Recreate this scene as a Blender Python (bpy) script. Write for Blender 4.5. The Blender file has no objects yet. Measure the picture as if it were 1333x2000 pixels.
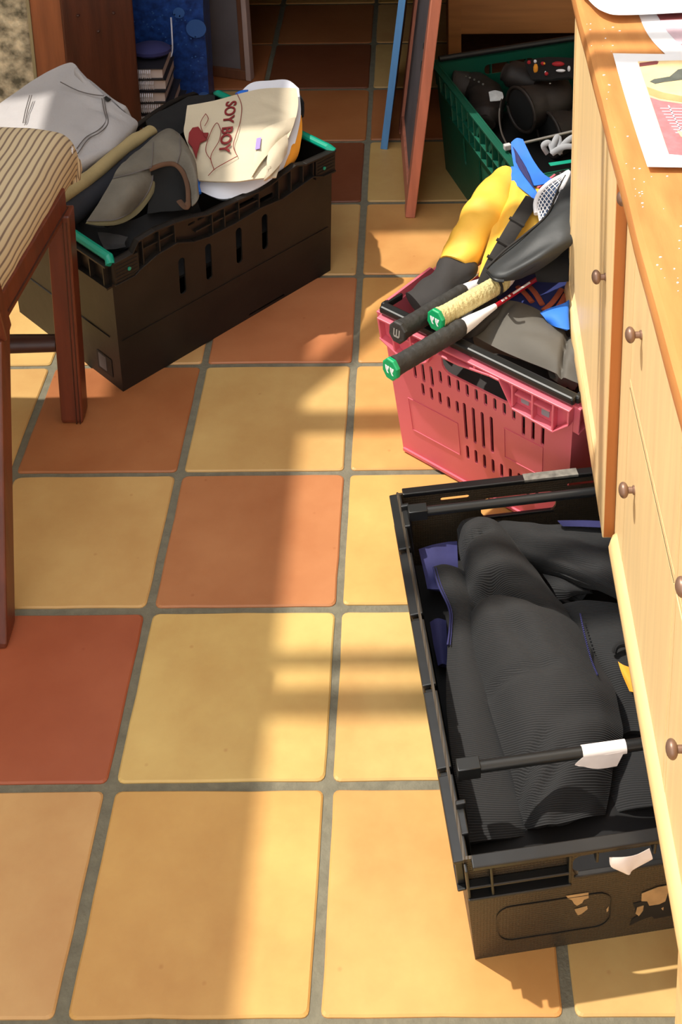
import bpy, math, random
from mathutils import Vector, Matrix, noise
from mathutils.geometry import tessellate_polygon

S = bpy.context.scene
COL = S.collection
random.seed(7)

# ------------------------------------------------------------------ camera
# a lens with vertical shift: the verticals of the room stay nearly parallel
cam_data = bpy.data.cameras.new('camera')
cam = bpy.data.objects.new('camera', cam_data)
COL.objects.link(cam)
cam_data.sensor_fit = 'AUTO'
cam_data.sensor_width = 36.0
cam_data.lens = 2722.290372 / 2000.0 * 36.0
cam_data.shift_x = (666.5 - 798.06) / 2000.0
cam_data.shift_y = -(1000.0 + 249.437) / 2000.0
cam_data.clip_start = 0.02
_p, _y, _r = math.radians(17.9976348), math.radians(-0.36629527), math.radians(-0.75683702)
_F = Vector((math.sin(_y) * math.cos(_p), math.cos(_y) * math.cos(_p), -math.sin(_p)))
_R = Vector((math.cos(_y), -math.sin(_y), 0.0))
_U = _R.cross(_F)
_R2 = _R * math.cos(_r) + _U * math.sin(_r)
_U2 = -_R * math.sin(_r) + _U * math.cos(_r)
_m = Matrix((_R2, _U2, -_F)).transposed().to_4x4()
_m.translation = Vector((0.44991, -1.17375, 1.84518))
cam.matrix_world = _m
S.camera = cam

# ------------------------------------------------------------------ light
SUN_STRENGTH = 5.2
WORLD_STRENGTH = 2.4
EXPOSURE = 0.0
world = bpy.data.worlds.new('world')
S.world = world
world.use_nodes = True
_bg = world.node_tree.nodes['Background']
_bg.inputs[0].default_value = (0.93, 0.97, 1.0, 1)
_bg.inputs[1].default_value = WORLD_STRENGTH
sun_data = bpy.data.lights.new('sun', 'SUN')
sun_data.energy = SUN_STRENGTH
sun_data.color = (1.0, 0.94, 0.84)
sun_data.angle = math.radians(0.8)
sun = bpy.data.objects.new('sun', sun_data)
COL.objects.link(sun)
sun.location = (-4, 1, 8)
sun.rotation_euler = Vector((0.088, -0.025, -0.186)).to_track_quat('-Z', 'Y').to_euler()
S.view_settings.view_transform = 'Standard'
S.view_settings.look = 'None'
S.view_settings.gamma = 1.0
S.view_settings.use_curve_mapping = False
S.view_settings.exposure = EXPOSURE

# ------------------------------------------------------------------ materials
def c(r, g, b):
    f = lambda v: (v / 255 / 12.92) if v / 255 <= 0.04045 else ((v / 255 + 0.055) / 1.055) ** 2.4
    return (f(r), f(g), f(b))

def mat(name, col, rough=0.6, var=0.12, scale=9.0, stretch=(1, 1, 1), bump=0.0, bscale=60.0,
        metal=0.0, col2=None, spec=0.5, sheen=0.0):
    m = bpy.data.materials.new(name)
    m.use_nodes = True
    n, l = m.node_tree.nodes, m.node_tree.links
    b = n['Principled BSDF']
    b.inputs['Roughness'].default_value = rough
    b.inputs['Metallic'].default_value = metal
    b.inputs['Specular IOR Level'].default_value = spec
    if sheen:
        b.inputs['Sheen Weight'].default_value = sheen
        b.inputs['Sheen Roughness'].default_value = 0.4
    tc = n.new('ShaderNodeTexCoord')
    mp = n.new('ShaderNodeMapping')
    mp.inputs['Scale'].default_value = stretch
    l.new(tc.outputs['Object'], mp.inputs['Vector'])
    tx = n.new('ShaderNodeTexNoise')
    tx.inputs['Scale'].default_value = scale
    tx.inputs['Detail'].default_value = 6
    l.new(mp.outputs[0], tx.inputs['Vector'])
    rp = n.new('ShaderNodeValToRGB')
    rp.color_ramp.elements[0].position = 0.3
    rp.color_ramp.elements[1].position = 0.7
    a = [max(0, v * (1 - var)) for v in col]
    z = [min(1, v * (1 + var)) for v in (col2 or col)]
    rp.color_ramp.elements[0].color = (*a, 1)
    rp.color_ramp.elements[1].color = (*z, 1)
    l.new(tx.outputs['Fac'], rp.inputs[0])
    l.new(rp.outputs[0], b.inputs['Base Color'])
    if bump:
        t2 = n.new('ShaderNodeTexNoise')
        t2.inputs['Scale'].default_value = bscale
        t2.inputs['Detail'].default_value = 4
        l.new(mp.outputs[0], t2.inputs['Vector'])
        bp = n.new('ShaderNodeBump')
        bp.inputs['Strength'].default_value = bump
        bp.inputs['Distance'].default_value = 0.004
        l.new(t2.outputs['Fac'], bp.inputs['Height'])
        l.new(bp.outputs[0], b.inputs['Normal'])
    return m

def ribbed(name, col, col2, freq, rough=0.8, bump=0.5, axis='X', colour=True, sheen=0.0, distort=1.0):
    """parallel ribs or stripes that run across a cloth in its own UV space (metres)"""
    m = mat(name, col, rough, 0.1, sheen=sheen)
    n, l = m.node_tree.nodes, m.node_tree.links
    b = n['Principled BSDF']
    uv = n.new('ShaderNodeUVMap')
    w = n.new('ShaderNodeTexWave')
    w.wave_type = 'BANDS'
    w.bands_direction = axis
    w.inputs['Scale'].default_value = freq
    w.inputs['Distortion'].default_value = distort
    w.inputs['Detail'].default_value = 1.0
    w.inputs['Detail Scale'].default_value = 0.4
    l.new(uv.outputs[0], w.inputs['Vector'])
    if colour:
        rp = n.new('ShaderNodeValToRGB')
        rp.color_ramp.elements[0].position = 0.05
        rp.color_ramp.elements[1].position = 0.35
        rp.color_ramp.elements[0].color = (*col2, 1)
        rp.color_ramp.elements[1].color = (*col, 1)
        l.new(w.outputs['Fac'], rp.inputs[0])
        l.new(rp.outputs[0], b.inputs['Base Color'])
    bp = n.new('ShaderNodeBump')
    bp.inputs['Strength'].default_value = bump
    bp.inputs['Distance'].default_value = 0.002
    l.new(w.outputs['Fac'], bp.inputs['Height'])
    l.new(bp.outputs[0], b.inputs['Normal'])
    return m

def waffle(name, col):
    """plastic pressed with a fine square grid"""
    m = mat(name, col, 0.45, 0.12, 14)
    n, l = m.node_tree.nodes, m.node_tree.links
    b = n['Principled BSDF']
    tc = n.new('ShaderNodeTexCoord')
    hs = []
    for ax in 'XZ':
        w = n.new('ShaderNodeTexWave')
        w.bands_direction = ax
        w.inputs['Scale'].default_value = 78.0
        l.new(tc.outputs['Object'], w.inputs['Vector'])
        hs.append(w)
    mx = n.new('ShaderNodeMath')
    mx.operation = 'MULTIPLY'
    l.new(hs[0].outputs['Fac'], mx.inputs[0])
    l.new(hs[1].outputs['Fac'], mx.inputs[1])
    bp = n.new('ShaderNodeBump')
    bp.inputs['Strength'].default_value = 0.35
    bp.inputs['Distance'].default_value = 0.0012
    l.new(mx.outputs[0], bp.inputs['Height'])
    l.new(bp.outputs[0], b.inputs['Normal'])
    return m

def tile_material():
    m = bpy.data.materials.new('terracotta_tile')
    m.use_nodes = True
    n, l = m.node_tree.nodes, m.node_tree.links
    b = n['Principled BSDF']
    b.inputs['Roughness'].default_value = 0.42
    b.inputs['Specular IOR Level'].default_value = 0.35
    at = n.new('ShaderNodeAttribute')
    at.attribute_name = 'tile_colour'
    tc = n.new('ShaderNodeTexCoord')
    tx = n.new('ShaderNodeTexNoise')
    tx.inputs['Scale'].default_value = 3.8
    tx.inputs['Detail'].default_value = 8
    tx.inputs['Roughness'].default_value = 0.6
    l.new(tc.outputs['Object'], tx.inputs['Vector'])
    mr = n.new('ShaderNodeValToRGB')
    mr.color_ramp.elements[0].position = 0.32
    mr.color_ramp.elements[0].color = (0.80, 0.66, 0.56, 1)
    mr.color_ramp.elements[1].position = 0.68
    mr.color_ramp.elements[1].color = (1.10, 1.12, 1.1, 1)
    l.new(tx.outputs['Fac'], mr.inputs[0])
    mx = n.new('ShaderNodeMix')
    mx.data_type = 'RGBA'
    mx.blend_type = 'MULTIPLY'
    mx.inputs['Factor'].default_value = 0.85
    l.new(at.outputs['Color'], mx.inputs[6])
    l.new(mr.outputs[0], mx.inputs[7])
    t3 = n.new('ShaderNodeTexVoronoi')
    t3.inputs['Scale'].default_value = 17.0
    l.new(tc.outputs['Object'], t3.inputs['Vector'])
    r3 = n.new('ShaderNodeValToRGB')
    r3.color_ramp.elements[0].position = 0.02
    r3.color_ramp.elements[0].color = (0.72, 0.55, 0.48, 1)
    r3.color_ramp.elements[1].position = 0.07
    r3.color_ramp.elements[1].color = (1, 1, 1, 1)
    l.new(t3.outputs['Distance'], r3.inputs[0])
    m2 = n.new('ShaderNodeMix')
    m2.data_type = 'RGBA'
    m2.blend_type = 'MULTIPLY'
    m2.inputs['Factor'].default_value = 0.5
    l.new(mx.outputs[2], m2.inputs[6])
    l.new(r3.outputs[0], m2.inputs[7])
    l.new(m2.outputs[2], b.inputs['Base Color'])
    t2 = n.new('ShaderNodeTexNoise')
    t2.inputs['Scale'].default_value = 25
    l.new(tc.outputs['Object'], t2.inputs['Vector'])
    bp = n.new('ShaderNodeBump')
    bp.inputs['Strength'].default_value = 0.12
    bp.inputs['Distance'].default_value = 0.004
    l.new(t2.outputs['Fac'], bp.inputs['Height'])
    l.new(bp.outputs[0], b.inputs['Normal'])
    return m

M = {}
M['tile'] = tile_material()
M['grout'] = mat('grout', c(110, 105, 88), 0.9, 0.15, 60, bump=0.4, bscale=200)
M['plaster'] = mat('plaster', c(225, 218, 205), 0.9, 0.04)
M['ceiling'] = mat('ceiling_paint', c(240, 236, 226), 0.9, 0.03)
M['stone'] = mat('stone', c(112, 106, 84), 0.9, 0.3, 34, col2=c(206, 192, 160), bump=0.9, bscale=60)
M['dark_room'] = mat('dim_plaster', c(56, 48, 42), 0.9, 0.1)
M['post'] = mat('post_wood', c(142, 82, 46), 0.5, 0.22, 7, (8, 8, 0.6), 0.1)
M['post_dark'] = mat('post_wood_dark', c(76, 37, 21), 0.45, 0.3, 6, (8, 8, 0.6), 0.1)  # darker brown for the right-hand board of the post
M['metal_strip'] = mat('metal_strip', c(150, 150, 125), 0.4, 0.1, metal=0.7)
M['oak'] = mat('pale_oak', c(236, 204, 150), 0.45, 0.07, 6, (9, 9, 0.55), 0.08, 80)
M['oak_side'] = mat('oak_edge', c(184, 112, 56), 0.45, 0.12, 6, (9, 9, 0.55), 0.08, 80)
M['oak_light'] = mat('oak_lip', c(228, 192, 136), 0.38, 0.12, 6, (9, 0.8, 9), 0.05, 80)
M['worktop'] = mat('worktop_wood', c(196, 130, 74), 0.36, 0.05, 6, (7, 1.2, 7), 0.05, 60, col2=c(206, 144, 84))
M['brass'] = mat('antique_brass', c(136, 108, 92), 0.42, 0.12, 20, metal=0.5)
M['paper'] = mat('paper', c(238, 238, 240), 0.8, 0.015)
M['chair_wood'] = mat('mahogany', c(94, 42, 23), 0.38, 0.25, 7, (8, 8, 0.7), 0.06)
M['chair_dark'] = mat('mahogany_dark', c(60, 32, 24), 0.45, 0.2, 7, (0.7, 8, 8))
M['seat'] = ribbed('striped_ticking', c(188, 168, 134), c(112, 92, 76), 24.0, 0.85, 0.15, 'X', True, 0.0, 1.6)
M['blackpl'] = mat('black_plastic', c(22, 19, 17), 0.48, 0.2, 10, bump=0.12, bscale=40, col2=c(30, 25, 21), spec=0.3)
M['blackpl2'] = mat('black_plastic_glossy', c(24, 24, 24), 0.34, 0.2, 12, bump=0.1, bscale=30)
M['blackmesh'] = waffle('black_plastic_textured', c(58, 48, 35))
M['teal'] = mat('teal_plastic', c(0, 138, 112), 0.38, 0.08)
M['pink'] = mat('raspberry_plastic', c(213, 101, 116), 0.42, 0.07, 6, bump=0.08, bscale=90)
M['green'] = mat('green_plastic', c(8, 76, 57), 0.42, 0.12, 7, bump=0.1, bscale=60)
M['blackbar'] = mat('black_bar', c(28, 29, 29), 0.36, 0.15, 20)
M['label'] = mat('worn_label', c(172, 138, 92), 0.85, 0.2, 50)
M['label_white'] = mat('white_label', c(236, 226, 220), 0.8, 0.06, 40)
M['label_black'] = mat('black_residue', c(14, 12, 11), 0.7, 0.2)
M['ribblack'] = ribbed('ribbed_black_fleece', c(35, 35, 36), c(15, 15, 16), 112.0, 0.9, 0.4, 'Y', True, 0.03, 0.3)
M['blackcloth'] = mat('black_cloth', c(18, 17, 18), 0.9, 0.2, 12, bump=0.2)
M['navy'] = mat('navy_cloth', c(40, 40, 88), 0.85, 0.15, 12, bump=0.2)
M['darkblue'] = mat('dark_blue_cloth', c(26, 26, 32), 0.9, 0.2, 12, bump=0.2)
M['yellow'] = mat('yellow_nylon', c(240, 184, 66), 0.6, 0.06, 14, bump=0.12)
M['blue'] = mat('bright_blue_cloth', c(40, 110, 214), 0.7, 0.12, 14, bump=0.15)
M['orange'] = mat('orange_cloth', c(232, 150, 36), 0.75, 0.08)
M['stripenavy'] = mat('navy_stripe_cloth', c(22, 34, 92), 0.8, 0.15, 12, bump=0.15)
M['rust'] = mat('rust_cloth', c(150, 70, 44), 0.8, 0.12)
M['liningblue'] = mat('blue_grey_lining', c(70, 92, 128), 0.8, 0.2, 40)
M['neoprene'] = mat('grey_neoprene', c(84, 80, 73), 0.75, 0.14, 9, bump=0.1)
M['charcoal'] = mat('charcoal_cloth', c(44, 41, 40), 0.85, 0.2, 10, bump=0.2)
M['bagblack'] = mat('black_vinyl', c(46, 48, 49), 0.58, 0.12, 9, bump=0.1)
M['webbing'] = mat('black_webbing', c(38, 35, 33), 0.85, 0.1, 120)
M['white'] = mat('white_plastic', c(236, 234, 236), 0.5, 0.02)
M['gripblack'] = mat('black_grip_tape', c(46, 45, 43), 0.65, 0.25, 50, bump=0.4, bscale=120)
M['gripbeige'] = mat('beige_towel_grip', c(206, 192, 138), 0.95, 0.1, 40, bump=0.9, bscale=220)
M['capgreen'] = mat('green_butt_cap', c(10, 150, 92), 0.4, 0.04)
M['capgrey'] = mat('grey_butt_mark', c(150, 146, 140), 0.5, 0.04)
M['shaftred'] = mat('red_shaft', c(160, 20, 38), 0.3, 0.05)
M['trouser'] = mat('grey_cotton', c(160, 156, 156), 0.9, 0.05, 10, bump=0.25, bscale=160)
M['stitch'] = mat('grey_stitching', c(92, 86, 85), 0.9, 0.05)
M['olive'] = mat('olive_cotton', c(150, 132, 92), 0.9, 0.12, 14, bump=0.2)
M['cap'] = mat('grey_denim_cap', c(98, 92, 82), 0.9, 0.16, 22, bump=0.3, bscale=160)
M['cap_under'] = mat('cap_underbrim', c(118, 110, 82), 0.9, 0.1, 20)
M['cap_band'] = mat('cap_sweatband', c(84, 56, 36), 0.85, 0.15, 20)
M['shirt'] = mat('cream_jersey', c(198, 185, 160), 0.9, 0.04, 12, bump=0.12, bscale=140)
M['whitecloth'] = mat('white_jersey', c(226, 228, 238), 0.9, 0.03, 12, bump=0.12)
M['print'] = mat('maroon_print', c(124, 30, 32), 0.8, 0.1)
M['violet'] = mat('violet_label', c(150, 130, 200), 0.8, 0.05)
M['coral'] = mat('coral_painted_wood', c(190, 116, 90), 0.6, 0.14, 8, (8, 8, 0.7), 0.1)
M['bluepaint'] = mat('blue_painted_wood', c(92, 150, 206), 0.6, 0.08, 8, (8, 8, 0.7))
M['brownboard'] = mat('brown_board', c(110, 68, 44), 0.7, 0.15, 8, (8, 8, 0.8))
M['greyboard'] = mat('grey_board', c(104, 98, 100), 0.6, 0.16, 8)
M['mauve'] = mat('mauve_painted_frame', c(172, 150, 142), 0.6, 0.1, 8)
M['bluebag'] = mat('blue_patterned_film', c(22, 50, 112), 0.4, 0.25, 60, col2=c(34, 70, 140))
M['bluepale'] = mat('pale_blue_print', c(56, 96, 160), 0.45, 0.1)
M['cover'] = mat('notebook_cover', c(30, 28, 34), 0.5, 0.1)
M['pages'] = mat('notebook_pages', c(186, 172, 166), 0.85, 0.06)
M['wire'] = mat('wire_binding', c(214, 214, 226), 0.4, 0.05)
M['sideboard'] = mat('dresser_wood', c(158, 104, 56), 0.5, 0.16, 6, (0.7, 9, 9), 0.06)
M['leather'] = mat('brown_leather', c(38, 30, 25), 0.6, 0.2, 9, bump=0.2, bscale=60)
M['darkleather'] = mat('dark_lining', c(11, 10, 9), 0.9, 0.2)
M['scuffed'] = mat('scuffed_label', c(112, 108, 100), 0.8, 0.5, 60)
M['strap'] = mat('grey_webbing', c(150, 152, 156), 0.8, 0.08, 60)
M['lightgrey'] = mat('light_grey_foam', c(170, 172, 172), 0.9, 0.15, 80)
M['steel'] = mat('steel_and_bar_glint', c(190, 190, 186), 0.3, 0.05, metal=0.8)
M['red'] = mat('toy_red', c(176, 30, 36), 0.7, 0.1)
M['ph_cream'] = mat('photo_cream', c(236, 206, 152), 0.55, 0.10, 40)
M['ph_tan'] = mat('photo_tan', c(214, 160, 108), 0.55, 0.14, 40)
M['ph_pink'] = mat('photo_pink', c(206, 118, 122), 0.55, 0.16, 90)
M['ph_dark'] = mat('photo_dark', c(92, 96, 88), 0.55, 0.2, 60)
M['ph_maroon'] = mat('photo_maroon', c(130, 66, 66), 0.55, 0.2, 60)
M['ph_lilac'] = mat('photo_lilac', c(214, 186, 196), 0.55, 0.08, 40)

# ------------------------------------------------------------------ mesh tools
class MB:
    def __init__(self):
        self.v, self.f, self.mi, self.uv = [], [], [], {}
    def add(self, verts, faces, mi=0, uvs=None):
        o = len(self.v)
        self.v += [Vector(p) for p in verts]
        for k, f in enumerate(faces):
            if uvs:
                self.uv[len(self.f)] = [uvs[i] for i in f]
            self.f.append([i + o for i in f])
            self.mi.append(mi)
        return self
    def box(self, o, a, b, cc, mi=0):
        """box from a corner and three edge vectors"""
        o, a, b, cc = Vector(o), Vector(a), Vector(b), Vector(cc)
        if a.cross(b).dot(cc) < 0:
            a, b = b, a
        v = [o, o + a, o + a + b, o + b, o + cc, o + a + cc, o + a + b + cc, o + b + cc]
        return self.add(v, [(0, 3, 2, 1), (4, 5, 6, 7), (0, 1, 5, 4), (1, 2, 6, 5), (2, 3, 7, 6), (3, 0, 4, 7)], mi)
    def bar(self, a, b, w, h, up=(0, 0, 1), mi=0):
        a, b, up = Vector(a), Vector(b), Vector(up)
        t = (b - a)
        s = t.cross(up).normalized()
        u = s.cross(t).normalized()
        return self.box(a - s * w / 2 - u * h / 2, t, s * w, u * h, mi)
    def loft(self, rings, mi=0, caps=True, uvs=True, close=True):
        n = len(rings[0])
        o = [p for r in rings for p in r]
        f = []
        m = n if close else n - 1
        for i in range(len(rings) - 1):
            for j in range(m):
                k = (j + 1) % n
                f.append((i * n + j, i * n + k, (i + 1) * n + k, (i + 1) * n + j))
        if caps:
            f.append(tuple(reversed(range(n))))
            f.append(tuple((len(rings) - 1) * n + j for j in range(n)))
        uv = None
        if uvs:
            uv = []
            acc = 0
            for i, r in enumerate(rings):
                if i:
                    acc += (Vector(r[0]) - Vector(rings[i - 1][0])).length
                per = (Vector(r[0]) - Vector(r[n // 2])).length * 1.57
                for j in range(n):
                    uv.append((per * 2 * j / n, acc))
        return self.add(o, f, mi, uv)
    def tube(self, pts, r, n=12, mi=0, up=(0, 0, 1), wob=0.0, seed=0, caps=True):
        """pts: centre line; r: radius, (side, up) pair, or a list of either"""
        pts = [Vector(p) for p in pts]
        N = len(pts)
        rr = r if isinstance(r, list) else [r] * N
        rings = []
        for i, p in enumerate(pts):
            t = (pts[min(i + 1, N - 1)] - pts[max(i - 1, 0)]).normalized()
            s = t.cross(Vector(up))
            s = s.normalized() if s.length > 1e-6 else Vector((1, 0, 0))
            u = s.cross(t).normalized()
            a, b = rr[i] if isinstance(rr[i], tuple) else (rr[i], rr[i])
            ring = []
            for j in range(n):
                g = 2 * math.pi * j / n
                q = p + s * (a * math.cos(g)) + u * (b * math.sin(g))
                if wob:
                    q += (q - p).normalized() * wob * noise.noise(q * 28 + Vector((seed, 0, 0)))
                ring.append(q)
            rings.append(ring)
        return self.loft(rings, mi, caps)
    def ball(self, cen, r, axes=None, n=14, mi=0):
        cen = Vector(cen)
        ax = axes or (Vector((1, 0, 0)), Vector((0, 1, 0)), Vector((0, 0, 1)))
        rx, ry, rz = r if isinstance(r, tuple) else (r, r, r)
        rings = []
        for i in range(1, n // 2):
            th = math.pi * i / (n // 2)
            rings.append([cen + ax[0] * rx * math.sin(th) * math.cos(2 * math.pi * j / n)
                          + ax[1] * ry * math.sin(th) * math.sin(2 * math.pi * j / n)
                          - ax[2] * rz * math.cos(th) for j in range(n)])
        return self.loft(rings, mi)
    def build(self, name, mats, parent=None, smooth=False, bevel=0.0, angle=40):
        me = bpy.data.meshes.new(name)
        me.from_pydata([tuple(p) for p in self.v], [], self.f)
        mats = mats if isinstance(mats, (list, tuple)) else [mats]
        for m in mats:
            me.materials.append(M[m] if isinstance(m, str) else m)
        for p, i in zip(me.polygons, self.mi):
            p.material_index = i
        if self.uv:
            lay = me.uv_layers.new(name='UVMap')
            for p in me.polygons:
                uu = self.uv.get(p.index)
                if uu:
                    for li, w in zip(p.loop_indices, uu):
                        lay.data[li].uv = w
        me.update()
        o = bpy.data.objects.new(name, me)
        COL.objects.link(o)
        if smooth:
            me.polygons.foreach_set('use_smooth', [True] * len(me.polygons))
            if angle < 180:
                me.set_sharp_from_angle(angle=math.radians(angle))
        if bevel:
            bv = o.modifiers.new('bevel', 'BEVEL')
            bv.width = bevel
            bv.segments = 2
            bv.limit_method = 'ANGLE'
            bv.angle_limit = math.radians(35)
        if parent is not None:
            o.parent = parent
            if parent.type == 'EMPTY':
                o.matrix_parent_inverse = Matrix.Translation(-parent.location)
        return o

def thing(name, label, cat, loc, group=None):
    o = bpy.data.objects.new(name, None)
    COL.objects.link(o)
    o.location = loc
    o.empty_display_size = 0.05
    return tag(o, label, cat, group)

def tag(o, label, cat, group=None):
    o['label'] = label
    o['category'] = cat
    if group:
        o['group'] = group
    return o

def struct(o):
    o['kind'] = 'structure'
    return o

def cr(p0, p1, p2, p3, t):
    return 0.5 * ((2 * p1) + (p2 - p0) * t + (2 * p0 - 5 * p1 + 4 * p2 - p3) * t * t + (3 * p1 - p0 - 3 * p2 + p3) * t ** 3)

def smooth_line(pts, k=6):
    pts = [Vector(p) for p in pts]
    out = []
    n = len(pts)
    for i in range(n - 1):
        a, b, d, e = pts[max(i - 1, 0)], pts[i], pts[i + 1], pts[min(i + 2, n - 1)]
        for q in range(k):
            out.append(cr(a, b, d, e, q / k))
    out.append(pts[-1])
    return out

def fine_grid(rows, k=6, wr=0.0, seed=0, freq=14):
    rows = [smooth_line(r, k) for r in rows]
    cols = [smooth_line([r[j] for r in rows], k) for j in range(len(rows[0]))]
    g = [[cols[j][i] for j in range(len(cols))] for i in range(len(cols[0]))]
    if wr:
        nn = normals(g)
        for i in range(len(g)):
            for j in range(len(g[0])):
                p = g[i][j]
                w = noise.noise(p * freq + Vector((seed * 7.3, 0, 0))) + 0.5 * noise.noise(p * freq * 2.3 + Vector((0, seed * 3.1, 0)))
                g[i][j] = p + nn[i][j] * wr * w
    return g

def normals(g):
    m, n = len(g), len(g[0])
    out = []
    for i in range(m):
        row = []
        for j in range(n):
            a = g[min(i + 1, m - 1)][j] - g[max(i - 1, 0)][j]
            b = g[i][min(j + 1, n - 1)] - g[i][max(j - 1, 0)]
            q = b.cross(a)
            q = q.normalized() if q.length > 1e-9 else Vector((0, 0, 1))
            row.append(q)
        out.append(row)
    return out

def sheet(mb, g, th, mi=0):
    """closed sheet: the surface g and a second one th below it"""
    m, n = len(g), len(g[0])
    nn = normals(g)
    flip = sum(q.z for r in nn for q in r) < 0
    sg = -1 if not flip else 1
    top = [g[i][j] for i in range(m) for j in range(n)]
    bot = []
    for i in range(m):
        for j in range(n):
            e = min(i, j, m - 1 - i, n - 1 - j)
            t = th * (0.35 if e == 0 else 0.8 if e == 1 else 1.0)
            bot.append(g[i][j] + nn[i][j] * sg * t)
    # arc lengths for the cloth's own coordinates
    us = [0.0]
    for j in range(1, n):
        us.append(us[-1] + (g[m // 2][j] - g[m // 2][j - 1]).length)
    vs = [0.0]
    for i in range(1, m):
        vs.append(vs[-1] + (g[i][n // 2] - g[i - 1][n // 2]).length)
    uv = [(us[j], vs[i]) for i in range(m) for j in range(n)] * 2
    f = []
    K = m * n
    for i in range(m - 1):
        for j in range(n - 1):
            a, b, d, e = i * n + j, i * n + j + 1, (i + 1) * n + j + 1, (i + 1) * n + j
            q = (a, b, d, e) if flip is False else (a, e, d, b)
            q = tuple(reversed(q)) if sg == -1 and False else q
            f.append((a, e, d, b) if flip else (a, b, d, e))
            f.append((K + a, K + b, K + d, K + e) if flip else (K + a, K + e, K + d, K + b))
    rim = [j for j in range(n)] + [i * n + n - 1 for i in range(1, m)] + [(m - 1) * n + j for j in range(n - 2, -1, -1)] + [i * n for i in range(m - 2, 0, -1)]
    for a, b in zip(rim, rim[1:] + rim[:1]):
        f.append((a, b, K + b, K + a) if flip else (b, a, K + a, K + b))
    return mb.add(top + bot, f, mi, uv)

def cloth(name, rows, m, parent=None, th=0.012, k=6, wr=0.003, seed=0, freq=14, creases=()):
    mb = MB()
    g = fine_grid(rows, k, wr, seed, freq)
    # folds: grooves (or ridges, when the depth is negative) along short lines
    for a, b, depth, width in creases:
        a, b = Vector(a).xy, Vector(b).xy
        d = b - a
        for row in g:
            for p in row:
                q = max(0.0, min(1.0, (p.xy - a).dot(d) / d.length_squared))
                e = (p.xy - (a + d * q)).length / width
                if e < 3:
                    p.z -= depth * math.exp(-e * e) * (0.35 + 0.65 * math.sin(math.pi * (0.15 + 0.7 * q)))
    sheet(mb, g, th)
    return mb.build(name, m, parent, True, angle=70)

class Panel:
    """a wall between four corners: s runs along it, h up it, d outwards (metres)"""
    def __init__(self, bl, br, tr, tl):
        self.p = [Vector(q) for q in (bl, br, tr, tl)]
        self.W = (self.p[2] - self.p[3]).length
        self.H = (self.p[3] - self.p[0]).length
        self.n = (self.p[1] - self.p[0]).cross(self.p[3] - self.p[0]).normalized()
    def at(self, s, h, d=0.0):
        a, b = s / self.W, h / self.H
        lo = self.p[0].lerp(self.p[1], a)
        hi = self.p[3].lerp(self.p[2], a)
        return lo.lerp(hi, b) + self.n * d
    def box(self, mb, s0, s1, h0, h1, d0, d1, mi=0):
        v = [self.at(s, h, d) for d in (d0, d1) for s, h in ((s0, h0), (s1, h0), (s1, h1), (s0, h1))]
        mb.add(v, [(0, 3, 2, 1), (4, 5, 6, 7), (0, 1, 5, 4), (1, 2, 6, 5), (2, 3, 7, 6), (3, 0, 4, 7)], mi)
    def plate(self, mb, outer, holes=(), t=0.004, mi=0, d=0.0):
        loops = [[Vector((a, b, 0)) for a, b in lp] for lp in [outer] + list(holes)]
        tris = tessellate_polygon(loops)
        flat = [p for lp in loops for p in lp]
        K = len(flat)
        v = [self.at(p.x, p.y, d) for p in flat] + [self.at(p.x, p.y, d - t) for p in flat]
        f = []
        for a, b, e in tris:
            q = (flat[b] - flat[a]).cross(flat[e] - flat[a]).z
            if q < 0:
                a, b = b, a
            f.append((a, b, e))
            f.append((K + b, K + a, K + e))
        o = 0
        for lp in loops:
            n = len(lp)
            for i in range(n):
                a, b = o + i, o + (i + 1) % n
                f.append((a, K + a, K + b, b))
            o += n
        mb.add(v, f, mi)
    def full(self):
        return [(0, 0), (self.W, 0), (self.W, self.H), (0, self.H)]

def slot(s0, s1, h0, h1, r=None, n=4):
    """rounded rectangle"""
    r = min(s1 - s0, h1 - h0) / 2 * 0.98 if r is None else r
    out = []
    for cx, cy, g in ((s1 - r, h0 + r, -90), (s1 - r, h1 - r, 0), (s0 + r, h1 - r, 90), (s0 + r, h0 + r, 180)):
        for i in range(n + 1):
            a = math.radians(g + 90 * i / n)
            out.append((cx + r * math.cos(a), cy + r * math.sin(a)))
    return out

def crate_panels(cen, u, v, L, W, H, ins, z0=0.0):
    """four walls of a tapered crate; cen at the floor, u along L, v along W"""
    cen, u, v = Vector(cen), Vector(u), Vector(v)
    k = Vector((0, 0, 1))
    def cn(a, b, top):
        e = 0 if top else ins
        return cen + u * a * (L / 2 - e) + v * b * (W / 2 - e) + k * (H if top else z0)
    def pan(a, b):
        return Panel(cn(*a, 0), cn(*b, 0), cn(*b, 1), cn(*a, 1))
    front = pan((-1, -1), (1, -1))     # faces -v
    right = pan((1, -1), (1, 1))       # faces +u
    back = pan((1, 1), (-1, 1))        # faces +v
    left = pan((-1, 1), (-1, -1))      # faces -u
    base = [cn(-1, -1, 0), cn(1, -1, 0), cn(1, 1, 0), cn(-1, 1, 0)]
    return front, right, back, left, base

def base_plate(base, name, m, parent, t=0.006):
    mb = MB()
    up = Vector((0, 0, t))
    mb.add(base + [p + up for p in base], [(0, 3, 2, 1), (4, 5, 6, 7), (0, 1, 5, 4), (1, 2, 6, 5), (2, 3, 7, 6), (3, 0, 4, 7)])
    return mb.build(name, m, parent)

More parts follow.
